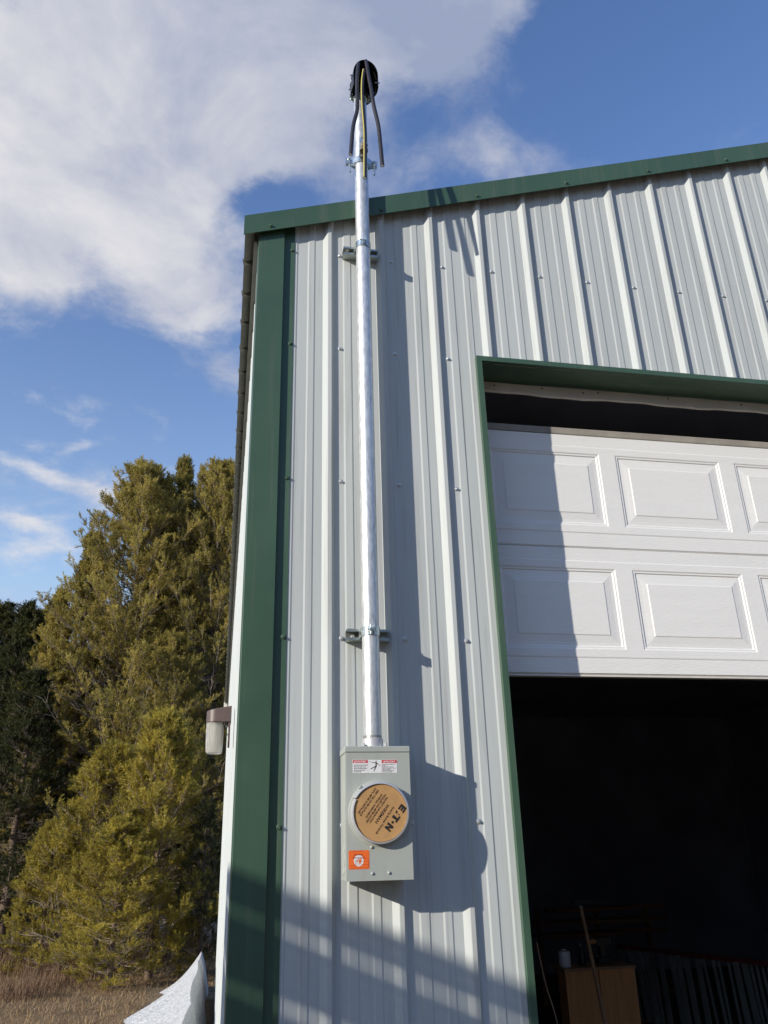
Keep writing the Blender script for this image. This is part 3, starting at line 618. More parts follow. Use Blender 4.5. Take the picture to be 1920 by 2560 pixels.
bc = band(3.312 + G, 0.024, PR, ew=0.020, tilt=0.05)
for sx in (-1, 1):
    mb = MB(); mb.lathe([(0.006, -.012), (0.006, .006), (.003, .008), (.003, .020)], (PX + sx * .040, PY, 3.312 + G), (0, -1, 0), 10); build('clamp_bolt', mb, MT['zinc'], bc, smooth=True)
# service insulator clamp: two flat yokes lying level, vertical bolts and porcelain holder
mb = MB()
def yoke(z, dy):
    pts = []
    for k in range(25):
        a = math.radians(200 + (340 - 200) * k / 24); pts.append((PX + (PR + .002) * math.cos(a), PY + (PR + .002) * math.sin(a)))
    return pts
for z_, in ((2.905,), (2.888,)):
    for s_ in (1,):
        inner = [(PX - .066, PY - .004), (PX - .036, PY - .006)] + [(PX + (PR + .001) * math.cos(math.radians(a)), PY + (PR + .001) * math.sin(math.radians(a))) for a in range(190, 351, 10)] + [(PX + .036, PY - .006), (PX + .066, PY - .004)]
        outr = [(PX + .070, PY - .016), (PX + .062, PY - .024), (PX + .044, PY - .027), (PX + .030, PY - .042), (PX, PY - .048), (PX - .030, PY - .042), (PX - .044, PY - .027), (PX - .062, PY - .024), (PX - .070, PY - .016)]
        poly = inner + outr; n_ = len(poly)
        mb.add([(x, y, z_ + G) for x, y in poly] + [(x, y, z_ + .003 + G) for x, y in poly], [tuple(range(n_))[::-1], tuple(range(n_, 2 * n_))] + [(i, (i + 1) % n_, n_ + (i + 1) % n_, n_ + i) for i in range(n_)])
mb2 = MB()
for sx in (-1, 1):
    k_ = 14; pts = []
    for z_ in (2.872, 2.905):
        for i in range(k_): 
            a = 2 * pi * i / k_; pts.append((PX + sx * .056 + .015 * math.cos(a), PY - .012 + .006 * math.sin(a), z_ + G))
# upright yoke plates hugging the pipe, ears left and right
mb = MB()
for yy, s_ in ((-1, -1), (1, 1)):
    row = []
    prof_ = [(-.070, .004), (-.044, .006), (-.034, .014)] + [(-(PR + .001) * math.cos(math.radians(a)), (PR + .001) * math.sin(math.radians(a))) for a in range(35, 146, 10)] + [(.034, .014), (.044, .006), (.070, .004)]
    for x, y in prof_:
        for z_ in (2.886, 2.918): row.append((PX + x, PY + s_ * y, z_ + G))
    for x, y in prof_:
        for z_ in (2.886, 2.918): row.append((PX + x * 1.02, PY + s_ * (y + .0035), z_ + G))
    n_ = len(prof_); f_ = []
    for i in range(n_ - 1):
        for o_2 in (0, 2 * n_): f_.append((o_2 + 2 * i, o_2 + 2 * i + 2, o_2 + 2 * i + 3, o_2 + 2 * i + 1))
        f_.append((2 * i, 2 * i + 2, 2 * n_ + 2 * i + 2, 2 * n_ + 2 * i)); f_.append((2 * i + 1, 2 * i + 3, 2 * n_ + 2 * i + 3, 2 * n_ + 2 * i + 1))
    f_ += [(0, 1, 2 * n_ + 1, 2 * n_), (2 * n_ - 2, 2 * n_ - 1, 4 * n_ - 1, 4 * n_ - 2)]
    mb.add(row, f_)
ic = build('insulator_clamp', mb, MT['zinc'], mast, smooth=True)
for sx in (-1, 1):
    mb = MB(); x = PX + sx * .058
    mb.lathe([(0.0045, 0), (.0095, .0005), (.0092, .004), (.006, .008), (.002, .0095)], (x, PY - .010, 2.904 + G), (0, -1, 0), 20)
    mb.lathe([(0.0038, 0), (.0038, .030)], (x, PY - .020, 2.904 + G), (0, 1, 0), 10)
    mb.tube([(x, PY - .018, 2.895 + G), (x - sx * .004, PY - .022, 2.822 + G)], 0.0042, 10)
    mb.lathe([(0.0085, 0), (.0085, .008)], (x - sx * .001, PY - .0185, 2.874 + G), (0, 0, 1), 6)
    build('carriage_bolt', mb, MT['zinc'], ic, smooth=True)
mb = MB(); mb.tube(smooth_path([(PX - .013, PY - .036, 2.905 + G), (PX - .013, PY - .060, 2.925 + G), (PX - .012, PY - .066, 2.975 + G), (PX, PY - .066, 2.990 + G), (PX + .015, PY - .066, 2.975 + G), (PX + .016, PY - .060, 2.925 + G), (PX + .016, PY - .036, 2.905 + G)], 5), 0.004, 8)
build('clevis_loop', mb, MT['zinc'], ic, smooth=True)
mb = MB(); mb.lathe([(.010, 0), (.019, .003), (.019, .012), (.013, .020), (.019, .029), (.019, .038), (.010, .042)], (PX + .002, PY - .058, 2.912 + G), n=24); build('insulator_spool', mb, MT['olive'], ic, smooth=True)

# ------------------------------------------------------------------ strut brackets with straps
def strut(zc_, x0, x1, label, gap_dir):
    e = empty('strut_bracket', ((x0 + x1) / 2, 0, zc_), label, 'strut bracket', 'strut brackets holding the mast')
    h = 0.0405; y1 = -0.041; t = .0026; lip = .0095
    prof_ = [(0, -h / 2), (y1, -h / 2), (y1, -h / 2 + lip), (y1 + .007, -h / 2 + lip), (y1 + .007, -h / 2 + lip - t), (y1 + t, -h / 2 + lip - t), (y1 + t, -h / 2 + t), (-t, -h / 2 + t),
             (-t, h / 2 - t), (y1 + t, h / 2 - t), (y1 + t, h / 2 - lip + t), (y1 + .007, h / 2 - lip + t), (y1 + .007, h / 2 - lip), (y1, h / 2 - lip), (y1, h / 2), (0, h / 2)]
    mb = MB(); mb.prism(prof_, lambda p, k: ((x0, x1)[k], p[0] - .0005, zc_ + p[1])); build('strut_channel', mb, MT['strut'], e)
    for x in (x0 + .026, x1 - .020):
        mb = MB(); mb.lathe([(.0095, 0), (.0095, .0015), (.0072, .002), (.0072, .0085), (.006, .0095)], (x, -.003, zc_), (0, -1, 0), 6); build('mounting_screw', mb, MT['fastener'], e)
    # strap: sheet band round the pipe with two ears pinched by a bolt
    mb = MB(); row = []; hz = .0155; R1 = PR + .0012
    for s_ in (-1, 1):
        prof2 = [(s_ * (PR + .004), -.040), (s_ * (PR + .002), PY + .012)] + [(R1 * math.sin(s_ * math.radians(a)), PY - R1 * math.cos(math.radians(a))) for a in range(90, 9, -10)] + [(s_ * .0055, PY - R1 - .003), (s_ * .0055, PY - R1 - .020)]
        n_ = len(prof2); row = []
        for off in (0, .0018):
            for (x, y) in prof2:
                cxn = x + s_ * off; cyn = y - (off if abs(x) < .02 and y > PY - R1 - .002 else 0)
                for z_ in (-hz, hz): row.append((PX + cxn, cyn, zc_ + z_))
        f_ = []
        for i in range(n_ - 1):
            for o2 in (0, 2 * n_): f_.append((o2 + 2 * i, o2 + 2 * i + 2, o2 + 2 * i + 3, o2 + 2 * i + 1))
            f_.append((2 * i, 2 * i + 2, 2 * n_ + 2 * i + 2, 2 * n_ + 2 * i)); f_.append((2 * i + 1, 2 * i + 3, 2 * n_ + 2 * i + 3, 2 * n_ + 2 * i + 1))
        f_ += [(0, 1, 2 * n_ + 1, 2 * n_), (2 * n_ - 2, 2 * n_ - 1, 4 * n_ - 1, 4 * n_ - 2)]
        mb.add(row, f_)
    sp = build('pipe_strap', mb, MT['zinc'], e, smooth=True)
    mb = MB(); mb.lathe([(.0026, -.020), (.0026, .012)], (PX, PY - R1 - .012, zc_), (1, 0, 0), 8); mb.lathe([(.0062, 0), (.0062, .004)], (PX + .0075, PY - R1 - .012, zc_), (1, 0, 0), 6); mb.lathe([(.0062, -.004), (.0062, 0)], (PX - .0075, PY - R1 - .012, zc_), (1, 0, 0), 6)
    build('strap_bolt', mb, MT['zinc'], sp, smooth=True)
strut(2.4285 + G, 0.0495, 0.2010, 'upper dull grey strut bracket clasping the conduit just below the green roof trim', 1)
strut(0.7390 + G, 0.0505, 0.2025, 'lower shiny strut bracket clasping the conduit above the meter box', 1)

# ------------------------------------------------------------------ cables out of the weatherhead
def cable(name, pts, r, mt, label, cat, stripe=None, group=None):
    pts = smooth_path(pts, 8); e = empty(name, pts[-1], label, cat, group)
    mb = MB(); mb.tube(pts, r, 14); build('jacket', mb, mt, e, smooth=True)
    mb = MB(); a = Vector(pts[-1]); b = Vector(pts[-2]); dd = (a - b).normalized(); mb.tube([a - dd * .001, a + dd * .0025], r * .66, 12); build('conductor', mb, MT['alu'], e, smooth=True)
    if stripe:
        mb = MB(); off = Vector(stripe[0]).normalized() * r * 0.62; mb.tube([Vector(p) + off for p in pts], r * stripe[1], 8); build('stripe', mb, stripe[2], e, smooth=True)
    return e
def cz(L): return [(x, y, z + G) for x, y, z in L]
cable('black_cable', cz([(0.118, -0.125, 3.395), (0.112, -0.165, 3.415), (0.1015, -0.195, 3.370), (0.0915, -0.215, 3.245), (0.0880, -0.232, 3.078), (0.0805, -0.248, 3.005), (0.0620, -0.262, 2.900), (0.0480, -0.278, 2.728)]), 0.0088, MT['cable'], 'black cable drooping left of the conduit from the weatherhead', 'cable')
cable('black_cable', cz([(0.138, -0.125, 3.420), (0.141, -0.165, 3.430), (0.1395, -0.195, 3.400), (0.1460, -0.212, 3.285), (0.1530, -0.228, 3.185), (0.1600, -0.240, 3.075), (0.1745, -0.252, 2.950), (0.1800, -0.260, 2.830), (0.1835, -0.270, 2.697)]), 0.0088, MT['cable'], 'black cable drooping right of the conduit against the blue sky', 'cable')
cable('yellow_striped_cable', cz([(0.131, -0.135, 3.365), (0.130, -0.170, 3.368), (0.1270, -0.200, 3.335), (0.1175, -0.215, 3.255), (0.1120, -0.230, 3.150), (0.1110, -0.245, 3.040), (0.1140, -0.258, 2.905), (0.1120, -0.268, 2.800), (0.1055, -0.285, 2.602)]), 0.0080, MT['cable'], 'longest dangling cable, black with a yellow stripe, in front of the conduit', 'cable', ((-1.3, -1, 0.1), 0.50, MT['yellow']))

# ------------------------------------------------------------------ wall lamp on the side wall
ly = 1.13
lamp = empty('wall_lamp', (-0.327, ly, G + 0.60), 'bronze jelly jar lamp with ribbed glass on the side wall', 'wall lamp')
mb = MB(); ztp, zbt = G + 0.668, G + 0.616
arm = []
for (x, w) in ((-0.312, .030), (-0.377, .031)): arm.append((x, w))
mb.prism([(-0.325, -0.052), (-0.325, 0.052), (-0.372, .050), (-0.396, .0485)] + [(-0.390 - .048 * math.sin(math.radians(a)), .0485 * math.cos(math.radians(a))) for a in range(15, 166, 15)] + [(-0.396, -.0485), (-0.372, -.050)],
         lambda p, k: (p[0], ly + p[1], (zbt, ztp + 0.020 * min(1, max(0, (p[0] + .44) / .11)))[k]))
hs = build('lamp_housing', mb, MT['bronze'], lamp, smooth=True, bevel=0.0025)
mb = MB(); mb.prism([(-.048, G + .66), (.048, G + .66), (.040, G + .53), (0.0, G + .505), (-.040, G + .53)], lambda p, k: ((-0.3275, -0.3365)[k], ly + p[0], p[1])); mb.box(-.352, -.333, ly - .03, ly + .03, G + .602, G + .618)
build('back_plate', mb, MT['bronze'], lamp, bevel=0.002)
mb = MB(); n_ = 64
prof_ = [(.0405, .000), (.0400, -.012), (.0385, -.085), (.0372, -.128), (.0350, -.1375), (.028, -.1405), (.0, -.142)]
for (s_, flip) in ((1.0, 0), (0.90, 1)):
    vs = []
    for r, h in prof_:
        for k in range(n_):
            rr = max(.0004, (r * s_) + (.0008 * (1 if k % 2 else -1) if -.13 < h < -.01 and not flip else 0)); a = 2 * pi * k / n_
            vs.append((-0.3960 + rr * math.cos(a), ly + rr * math.sin(a), zbt + .004 + h * (1 if not flip else .975)))
    fs = [(i * n_ + k, i * n_ + (k + 1) % n_, (i + 1) * n_ + (k + 1) % n_, (i + 1) * n_ + k) for i in range(len(prof_) - 1) for k in range(n_)]
    mb.add(vs, [f[::-1] for f in fs] if not flip else fs)
build('glass_jar', mb, MT['glass'], lamp, smooth=True, fixn=False)
mb = MB(); mb.lathe([(.012, 0), (.013, -.03), (.016, -.07), (.012, -.095), (.004, -.102)], (-.396, ly, zbt), n=20); build('bulb', mb, MT['white_lab'], lamp, smooth=True)
mb = MB(); mb.lathe([(.0045, 0), (.004, .004)], (-.3365, ly - .0, G + .565), (-1, 0, 0), 12); build('plate_screw', mb, MT['fastener'], lamp, smooth=True)

# ------------------------------------------------------------------ added off-frame slatted fence (put in to shade the foot of the wall)
FX = -4.6; lift = 0.393 * (-FX)
caster = empty('slat_fence', (FX, -3.0, 0), 'tall weathered slatted screen fence with narrow gaps standing left of the yard', 'fence')
def bz(k): return G + k + lift
runs = [(-0.229, -0.118, 1), (-0.430, -0.241, 1), (-0.76, -0.445, 1)] + [(-0.785 - .25 * k, -0.765 - .25 * k + .0, 0) for k in range(0)] 
slats = []
for a, b, _ in runs:
    n_ = max(1, round((b - a) / .040)); p_ = (b - a) / n_
    slats += [(b - p_ * (k + 1) + .010, b - p_ * k) for k in range(n_)]
z_ = -.765
while z_ + lift + G > .30: slats.append((z_ - .24, z_)); z_ -= .25
for i, (a, b) in enumerate(slats):
    z0, z1 = bz(a), bz(b); mb = MB(); mb.box(FX - .022, FX, -4.9, -1.2, z0, z1); build('fence_slat', mb, MT['oldwood'], caster)
for y in (-4.7, -1.4):
    mb = MB(); mb.box(FX - .14, FX - .03, y - .05, y + .05, 0, bz(-.13)); build('fence_post', mb, MT['oldwood'], caster)

# ------------------------------------------------------------------ inside the garage
e = empty('plywood_cabinet', (2.16, 3.25, 0.03), 'orange-brown plywood cabinet standing inside the dark garage', 'cabinet')
mb = MB(); mb.box(1.917, 2.148, 3.0, 3.14, .03, G - .680); mb.box(2.152, 2.405, 2.998, 3.14, .03, G - .680); build('carcass', mb, MT['ply'], e, bevel=.003)
mb = MB(); mb.box(1.905, 2.415, 2.985, 3.25, G - .679, G - .664); build('cabinet_top', mb, MT['lumber'], e)
e = empty('spray_can', (1.962, 3.1, G - .664), 'white spray can standing on the left end of the cabinet top', 'can')
mb = MB(); mb.lathe([(.036, 0), (.038, .004), (.038, .082), (.034, .092), (.014, .100), (.014, .106)], (1.962, 3.1, G - .664), n=32); build('can_body', mb, MT['can'], e, smooth=True)
mb = MB(); mb.lathe([(.010, 0), (.010, .014), (.006, .018)], (1.962, 3.1, G - .558), n=16); build('nozzle', mb, MT['ink'], e, smooth=True)
e = empty('dark_bottle', (2.105, 3.15, G - .664), 'slim dark bottle on the cabinet behind the leaning pole', 'bottle')
mb = MB(); mb.lathe([(.022, 0), (.024, .01), (.024, .07), (.010, .10), (.010, .115)], (2.105, 3.15, G - .664), n=24); build('bottle_body', mb, MT['black'], e, smooth=True)
mb = MB(); mb.lathe([(.011, 0), (.011, .012)], (2.105, 3.15, G - .549), n=16); build('bottle_cap', mb, MT['slat'], e, smooth=True)
e = empty('hand_drill', (2.27, 3.2, G - .664), 'black cordless drill standing on the cabinet top', 'drill')
mb = MB(); mb.box(2.225, 2.315, 3.14, 3.22, G - .664, G - .625); build('battery', mb, MT['black'], e, bevel=.006)
mb = MB(); mb.prism([(2.25, G - .626), (2.285, G - .626), (2.290, G - .56), (2.335, G - .55), (2.335, G - .505), (2.225, G - .505), (2.225, G - .55), (2.245, G - .56)], lambda p, k: (p[0], (3.15, 3.20)[k], p[1])); build('drill_body', mb, MT['black'], e, bevel=.005)
mb = MB(); mb.lathe([(.018, 0), (.016, .03), (.008, .045)], (2.225, 3.175, G - .528), (-1, 0, 0), 16); build('chuck', mb, MT['ply'], e, smooth=True)
e = empty('wooden_pole', (1.93, 2.4, 0.03), 'wooden pole leaning in front of the plywood cabinet', 'pole')
mb = MB(); mb.tube([(1.965, 2.30, .03), (1.898, 2.40, G - .88), (1.853, 2.47, G - .28)], [.013, .0125, .011], 12); build('pole_shaft', mb, MT['lumber'], e, smooth=True)
mb = MB(); mb.lathe([(.0115, 0), (.012, .01), (.006, .016)], (1.853, 2.47, G - .28), n=12); build('pole_tip', mb, MT['slat'], e, smooth=True)
mb = MB(); mb.tube(smooth_path([(1.02, 1.0, G - .33), (1.035, .98, G - .48), (1.066, .95, G - .66), (1.10, .93, G - 1.1), (1.13, .9, .03)], 5), .0028, 8)
tag(build('hanging_cord', mb, MT['lumber'], loc=(1.02, 1.0, G - .33)), 'thin dark cord hanging inside beside the green door jamb', 'cord')
# slatted stake rack of grey metal uprights under a dull red rail, nearer on the right
A = Vector((3.1135, 4.7678, G - .70)); B = Vector((3.62, 2.60, G - .70)); dv = (B - A); Lr = dv.length; dv.normalize(); nv = Vector((-dv.y, dv.x, 0))
e = empty('slatted_trailer_side', ((A.x + B.x) / 2, (A.y + B.y) / 2, 0.03), 'slatted trailer side of grey metal uprights under a dull red rail', 'trailer side')
def rail(z0, z1, off=0.0):
    p = [A + nv * (off - .02), A + nv * (off + .02), B + nv * (off + .02), B + nv * (off - .02)]
    mb = MB(); mb.add([(q.x, q.y, z0) for q in p] + [(q.x, q.y, z1) for q in p], [(3, 2, 1, 0), (4, 5, 6, 7), (0, 1, 5, 4), (1, 2, 6, 5), (2, 3, 7, 6), (3, 0, 4, 7)]); return mb
build('top_rail', rail(G - .735, G - .70), MT['redpaint'], e); build('bottom_rail', rail(G - 1.30, G - 1.25), MT['redpaint'], e)
rnd = random.Random(11); s_ = 0.03
while s_ < Lr:
    w = rnd.choice((.022, .022, .03, .055, .06)); q = A + dv * s_
    mb = MB(); lean = rnd.uniform(-.008, .02)
    lean = rnd.uniform(.015, .045); p = [q + nv * -.03, q + nv * -.024, q + dv * w + nv * -.024, q + dv * w + nv * -.03]
    mb.add([(t.x + lean, t.y, G - 1.26) for t in p] + [(t.x, t.y, G - .725 - rnd.uniform(0, .02)) for t in p], [(3, 2, 1, 0), (4, 5, 6, 7), (0, 1, 5, 4), (1, 2, 6, 5), (2, 3, 7, 6), (3, 0, 4, 7)])
    build('slat', mb, MT['slat'], e); s_ += w + rnd.choice((.022, .03, .05, .075))
# lumber rack far inside
e = empty('lumber_rack', (4.4, 8.2, .03), 'dark wall rack stacked with long brown boards deep in the garage', 'rack')
rnd = random.Random(4)
for lv in (-.90, -.76, -.62):
    for k in range(3):
        x0 = 3.5 + rnd.uniform(0, .4); x1 = 5.3 + rnd.uniform(-.7, .3)
        mb = MB(); mb.box(x0, x1, 8.0 + k * .11, 8.10 + k * .11, G + lv, G + lv + .036 + .02 * rnd.random()); build('board', mb, MT['lumber'], e)
for x in (3.7, 4.5, 5.2):
    mb = MB(); mb.box(x, x + .05, 8.36, 8.41, .03, G - .58); build('rack_post', mb, MT['lumber'], e)
mb = MB(); mb.box(4.13, 4.60, 8.1, 8.2, G - .535, G - .49); tag(build('pale_plank', mb, MT['slat'], loc=(4.3, 8.15, G - .53)), 'short pale plank lying on top of the lumber rack', 'plank')

# ------------------------------------------------------------------ snow ridge slid off the roof
def snow_mb():
    mb = MB(); ny, nx_ = 260, 36; vs = []
    for j in range(ny + 1):
        y = 1.2 + 11.0 * j / ny
        endf = min(1, (12.25 - y) / 0.5) if y > 11.7 else 1; endf = math.sqrt(max(0, endf))
        hc = (0.555 + 0.045 * math.sin(y * 1.55) + .018 * math.sin(y * 3.3 + 1)) * endf
        xc = -0.555 + .02 * math.sin(y * 2.3); foot = -1.42 + .10 * math.sin(y * 1.3) + .05 * math.sin(y * 5.1) + .035 * math.sin(y * 13.0 + 2) + .02 * math.sin(y * 29) + 0.30 * max(0, (y - 8.5) / 3); foot = min(foot, xc - .2)
        for i in range(nx_ + 1):
            t = i / nx_
            if t < 0.72: s = t / .72; x = foot + (xc - foot) * s; z = hc * (.40 * s ** 2.2 + .60 * s) + .012 * math.sin(x * 9 + y * 2.1 + math.sin(y * 5)) * s * (1 - s) * 3
            else: s = (t - .72) / .28; x = xc + .135 * s; z = hc * (1 - s ** 1.5)
            vs.append((x, y, z - .01 + ground_h(x, y) * 0))
    mb.add(vs, [(j * (nx_ + 1) + i, j * (nx_ + 1) + i + 1, (j + 1) * (nx_ + 1) + i + 1, (j + 1) * (nx_ + 1) + i) for j in range(ny) for i in range(nx_)])
    return mb
tag(build('snow_bank', snow_mb(), MT['snow'], smooth=True, loc=(-.7, 1.2, 0)), 'long sharp-crested bank of old snow along the foot of the side wall', 'snow bank')

# ------------------------------------------------------------------ vegetation
def mesh_np(name, V, F, mtl, parent=None, loc=(0, 0, 0), attr=None):
    """V (n,3), F (m,3) triangles"""
    me = bpy.data.meshes.new(name); me.vertices.add(len(V)); me.vertices.foreach_set('co', V.astype(np.float32).ravel())
    me.loops.add(F.size); me.loops.foreach_set('vertex_index', F.astype(np.int32).ravel())
    me.polygons.add(len(F)); me.polygons.foreach_set('loop_start', np.arange(0, F.size, F.shape[1], dtype=np.int32))
    try: me.polygons.foreach_set('loop_total', np.full(len(F), F.shape[1], dtype=np.int32))
    except Exception: pass
    if attr is not None:
        a = me.attributes.new('tint', 'FLOAT', 'POINT'); a.data.foreach_set('value', attr.astype(np.float32))
    me.update(calc_edges=True); me.materials.append(mtl)
    o = bpy.data.objects.new(name, me); C.objects.link(o)
    if parent is not None: o.parent = parent
    else: o.location = loc
    return o
def needle_mat(name, c0, c1, c2):
    m = bpy.data.materials.new(name); m.use_nodes = True; t = m.node_tree; b = t.nodes['Principled BSDF']; b.inputs['Roughness'].default_value = 0.55
    a = t.nodes.new('ShaderNodeAttribute'); a.attribute_name = 'tint'; r = t.nodes.new('ShaderNodeValToRGB'); e = r.color_ramp.elements
    e[0].position = 0; e[0].color = (*c0, 1); e[1].position = 1; e[1].color = (*c2, 1); k = e.new(.5); k.color = (*c1, 1)
    oi = t.nodes.new('ShaderNodeObjectInfo'); ma = t.nodes.new('ShaderNodeMath'); ma.operation = 'MULTIPLY_ADD'; t.links.new(oi.outputs['Random'], ma.inputs[0]); ma.inputs[1].default_value = 0.34
    mb_ = t.nodes.new('ShaderNodeMath'); mb_.operation = 'SUBTRACT'; t.links.new(a.outputs['Fac'], mb_.inputs[0]); mb_.inputs[1].default_value = 0.17; t.links.new(mb_.outputs[0], ma.inputs[2])
    t.links.new(ma.outputs[0], r.inputs[0]); t.links.new(r.outputs[0], b.inputs['Base Color'])
    tr = t.nodes.new('ShaderNodeBsdfTranslucent'); t.links.new(r.outputs[0], tr.inputs[0]); mxs = t.nodes.new('ShaderNodeMixShader'); mxs.inputs[0].default_value = .42
    t.links.new(b.outputs[0], mxs.inputs[1]); t.links.new(tr.outputs[0], mxs.inputs[2]); t.links.new(mxs.outputs[0], t.nodes['Material Output'].inputs[0]); return m
NM = needle_mat('olive_pine_needles', (0.14, 0.13, 0.036), (0.41, 0.34, 0.078), (0.64, 0.53, 0.15))
NM2 = needle_mat('yellow_green_needles', (0.145, 0.13, 0.024), (0.43, 0.35, 0.055), (0.65, 0.53, 0.10))
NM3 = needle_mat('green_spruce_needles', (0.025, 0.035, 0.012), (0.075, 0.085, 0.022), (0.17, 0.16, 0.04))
def tubes_np(segs, n=4):
    """segs: list of (p0,p1,r0,r1) -> V,F quads"""
    S_ = np.array([[*a, *b, r0, r1] for a, b, r0, r1 in segs]); a = S_[:, 0:3]; b = S_[:, 3:6]; d = b - a; d /= np.linalg.norm(d, axis=1)[:, None] + 1e-9
    ref = np.where(np.abs(d[:, 2:3]) > .9, np.array([[1., 0, 0]]), np.array([[0, 0, 1.]])); u = np.cross(d, ref); u /= np.linalg.norm(u, axis=1)[:, None]; w = np.cross(d, u)
    V = []; 
    for e_, r in ((a, S_[:, 6]), (b, S_[:, 7])):
        for k in range(n): V.append(e_ + (u * math.cos(2 * pi * k / n) + w * math.sin(2 * pi * k / n)) * r[:, None])
    V = np.stack(V, 1); m_ = len(segs); base = (np.arange(m_) * 2 * n)[:, None]
    F = np.concatenate([base + np.array([[k, (k + 1) % n, n + (k + 1) % n, n + k]]) for k in range(n)], 0)
    return V.reshape(-1, 3), F
def needles(rng, P0, D, L, tint, per, nl=.055, nw=.009, spread=.9):
    """bottle-brush tufts: P0 start, D unit direction, L length, per needles each"""
    m_ = len(P0); P0 = np.repeat(P0, per, 0); D = np.repeat(D, per, 0); L = np.repeat(L, per); tint = np.repeat(tint, per)
    t = rng.random(m_ * per) ** .8; base = P0 + D * (L * t)[:, None]
    rv = rng.normal(size=(m_ * per, 3)); rv -= D * (rv * D).sum(1)[:, None]; rv /= np.linalg.norm(rv, axis=1)[:, None] + 1e-9
    dr = rv * spread + D * (0.45 + .6 * t)[:, None]; dr /= np.linalg.norm(dr, axis=1)[:, None]
    sd_ = np.cross(dr, rng.normal(size=(m_ * per, 3))); sd_ /= np.linalg.norm(sd_, axis=1)[:, None] + 1e-9
    ln_ = nl * (.7 + .6 * rng.random(m_ * per)); V = np.stack([base - sd_ * nw * .5, base + sd_ * nw * .5, base + dr * ln_[:, None]], 1).reshape(-1, 3)
    F = np.arange(m_ * per * 3).reshape(-1, 3); T = np.repeat(np.clip(tint + rng.normal(size=m_ * per) * .12, 0, 1), 3); return V, F, T
def make_pine(name, H, R, zlow, nbr, seed, mats, label, cat, group, twigs=13, per=20, topr=.05, dead=.3, upsweep=.35, tuft=.15, nl=.055, nw=.010, power=.75):
    rng = np.random.default_rng(seed); root = empty(name, (0, 0, 0), label, cat, group)
    segs = []; pts = [np.array([0, 0, 0.])]; wob = rng.normal(size=(12, 2)) * .02 * H / 12
    for i in range(1, 13): pts.append(np.array([pts[-1][0] + wob[i - 1, 0], pts[-1][1] + wob[i - 1, 1], H * i / 12]))
    r0 = .013 * H + .02
    for i in range(12): segs.append((pts[i], pts[i + 1], r0 * (1 - i / 12.2), r0 * (1 - (i + 1) / 12.2)))
    V, F = tubes_np(segs, 8); mesh_np('trunk', V, F, MT['bark'], root)
    def trunk(z): 
        k = min(11, int(z / H * 12)); f_ = z / H * 12 - k; return pts[k] * (1 - f_) + pts[k + 1] * f_
    bs = []; TP = []; TD = []; TL = []; TT = []
    for b in range(nbr):
        f_ = (b + rng.random()) / nbr; z = zlow + (H - zlow) * (f_ ** .85); u_ = (H - z) / (H - zlow)
        az = b * 2.399963 + rng.normal() * .5; L = R * (topr + (1 - topr) * min(1, u_ * 1.25) ** power) * rng.uniform(.62, 1.12); 
        if u_ > .8: L *= 1 - (u_ - .8) * 1.2
        el0 = upsweep * (1.3 - u_ * 1.5) + rng.normal() * .12; p = trunk(z); prev = p.copy(); k_ = 6; tone = rng.uniform(.25, .75) 
        isdead = u_ > .55 and rng.random() < dead
        for s in range(k_):
            el = el0 + .10 * s * (1 if upsweep > 0 else -.3); d = np.array([math.cos(az) * math.cos(el), math.sin(az) * math.cos(el), math.sin(el)]); q = prev + d * L / k_
            br = (.006 + .010 * L / 2) * (1 - s / (k_ + .8)); bs.append((prev, q, br, br * .8))
            if s >= 1:
                nt_ = max(1, int(round(twigs * (0.45 + .18 * s) / k_)))
                for j in range(nt_):
                    o_ = prev + d * L / k_ * rng.random(); side = rng.choice((-1, 1)); ta = az + side * rng.uniform(.35, 1.15); te = el + rng.uniform(-.15, .75)
                    td = np.array([math.cos(ta) * math.cos(te), math.sin(ta) * math.cos(te), math.sin(te)]); tl = rng.uniform(.14, .36) * (.5 + .5 * (1 - s / k_)) * (1 + R * .12)
                    e_ = o_ + td * tl; bs.append((o_, e_, .0042, .0022))
                    if isdead:
                        for _ in range(2):
                            tv = td + rng.normal(size=3) * .5; bs.append((e_, e_ + tv * .14, .0026, .0012))
                        continue
                    for _ in range(3):
                        tv = td + rng.normal(size=3) * .38 + np.array([0, 0, .38]); tv /= np.linalg.norm(tv); st_ = o_ + td * tl * rng.uniform(.35, 1.0)
                        bs.append((st_, st_ + tv * tuft * .6, .0028, .0018)); TP.append(st_); TD.append(tv); TL.append(tuft * rng.uniform(.7, 1.3)); TT.append(np.clip(tone + rng.normal() * .18, 0, 1))
            prev = q
        if not isdead:
            tv = d + np.array([0, 0, .35]); tv /= np.linalg.norm(tv); TP.append(prev); TD.append(tv); TL.append(tuft * 1.2); TT.append(tone)
            for _ in range(3):
                tv = np.array([rng.normal() * .18, rng.normal() * .18, 1.0]) + d * .2; tv /= np.linalg.norm(tv); o_ = prev - d * L / k_ * rng.uniform(0, 1.6); TP.append(o_); TD.append(tv); TL.append(tuft * rng.uniform(1.5, 2.6)); TT.append(min(1, tone + .15))
    for s in range(14):
        z = H - s * .035 * H / 12; TP.append(trunk(min(z, H * .999))); v = np.array([rng.normal() * .5, rng.normal() * .5, 1.0]); TD.append(v / np.linalg.norm(v)); TL.append(.22); TT.append(.6)
    V, F = tubes_np(bs, 3); mesh_np('branches', V, F, MT['twig'], root)
    V, F, T = needles(rng, np.array(TP), np.array(TD), np.array(TL), np.array(TT), per, nl, nw); mesh_np('crown', V, F, mats, root, attr=T)
    return root
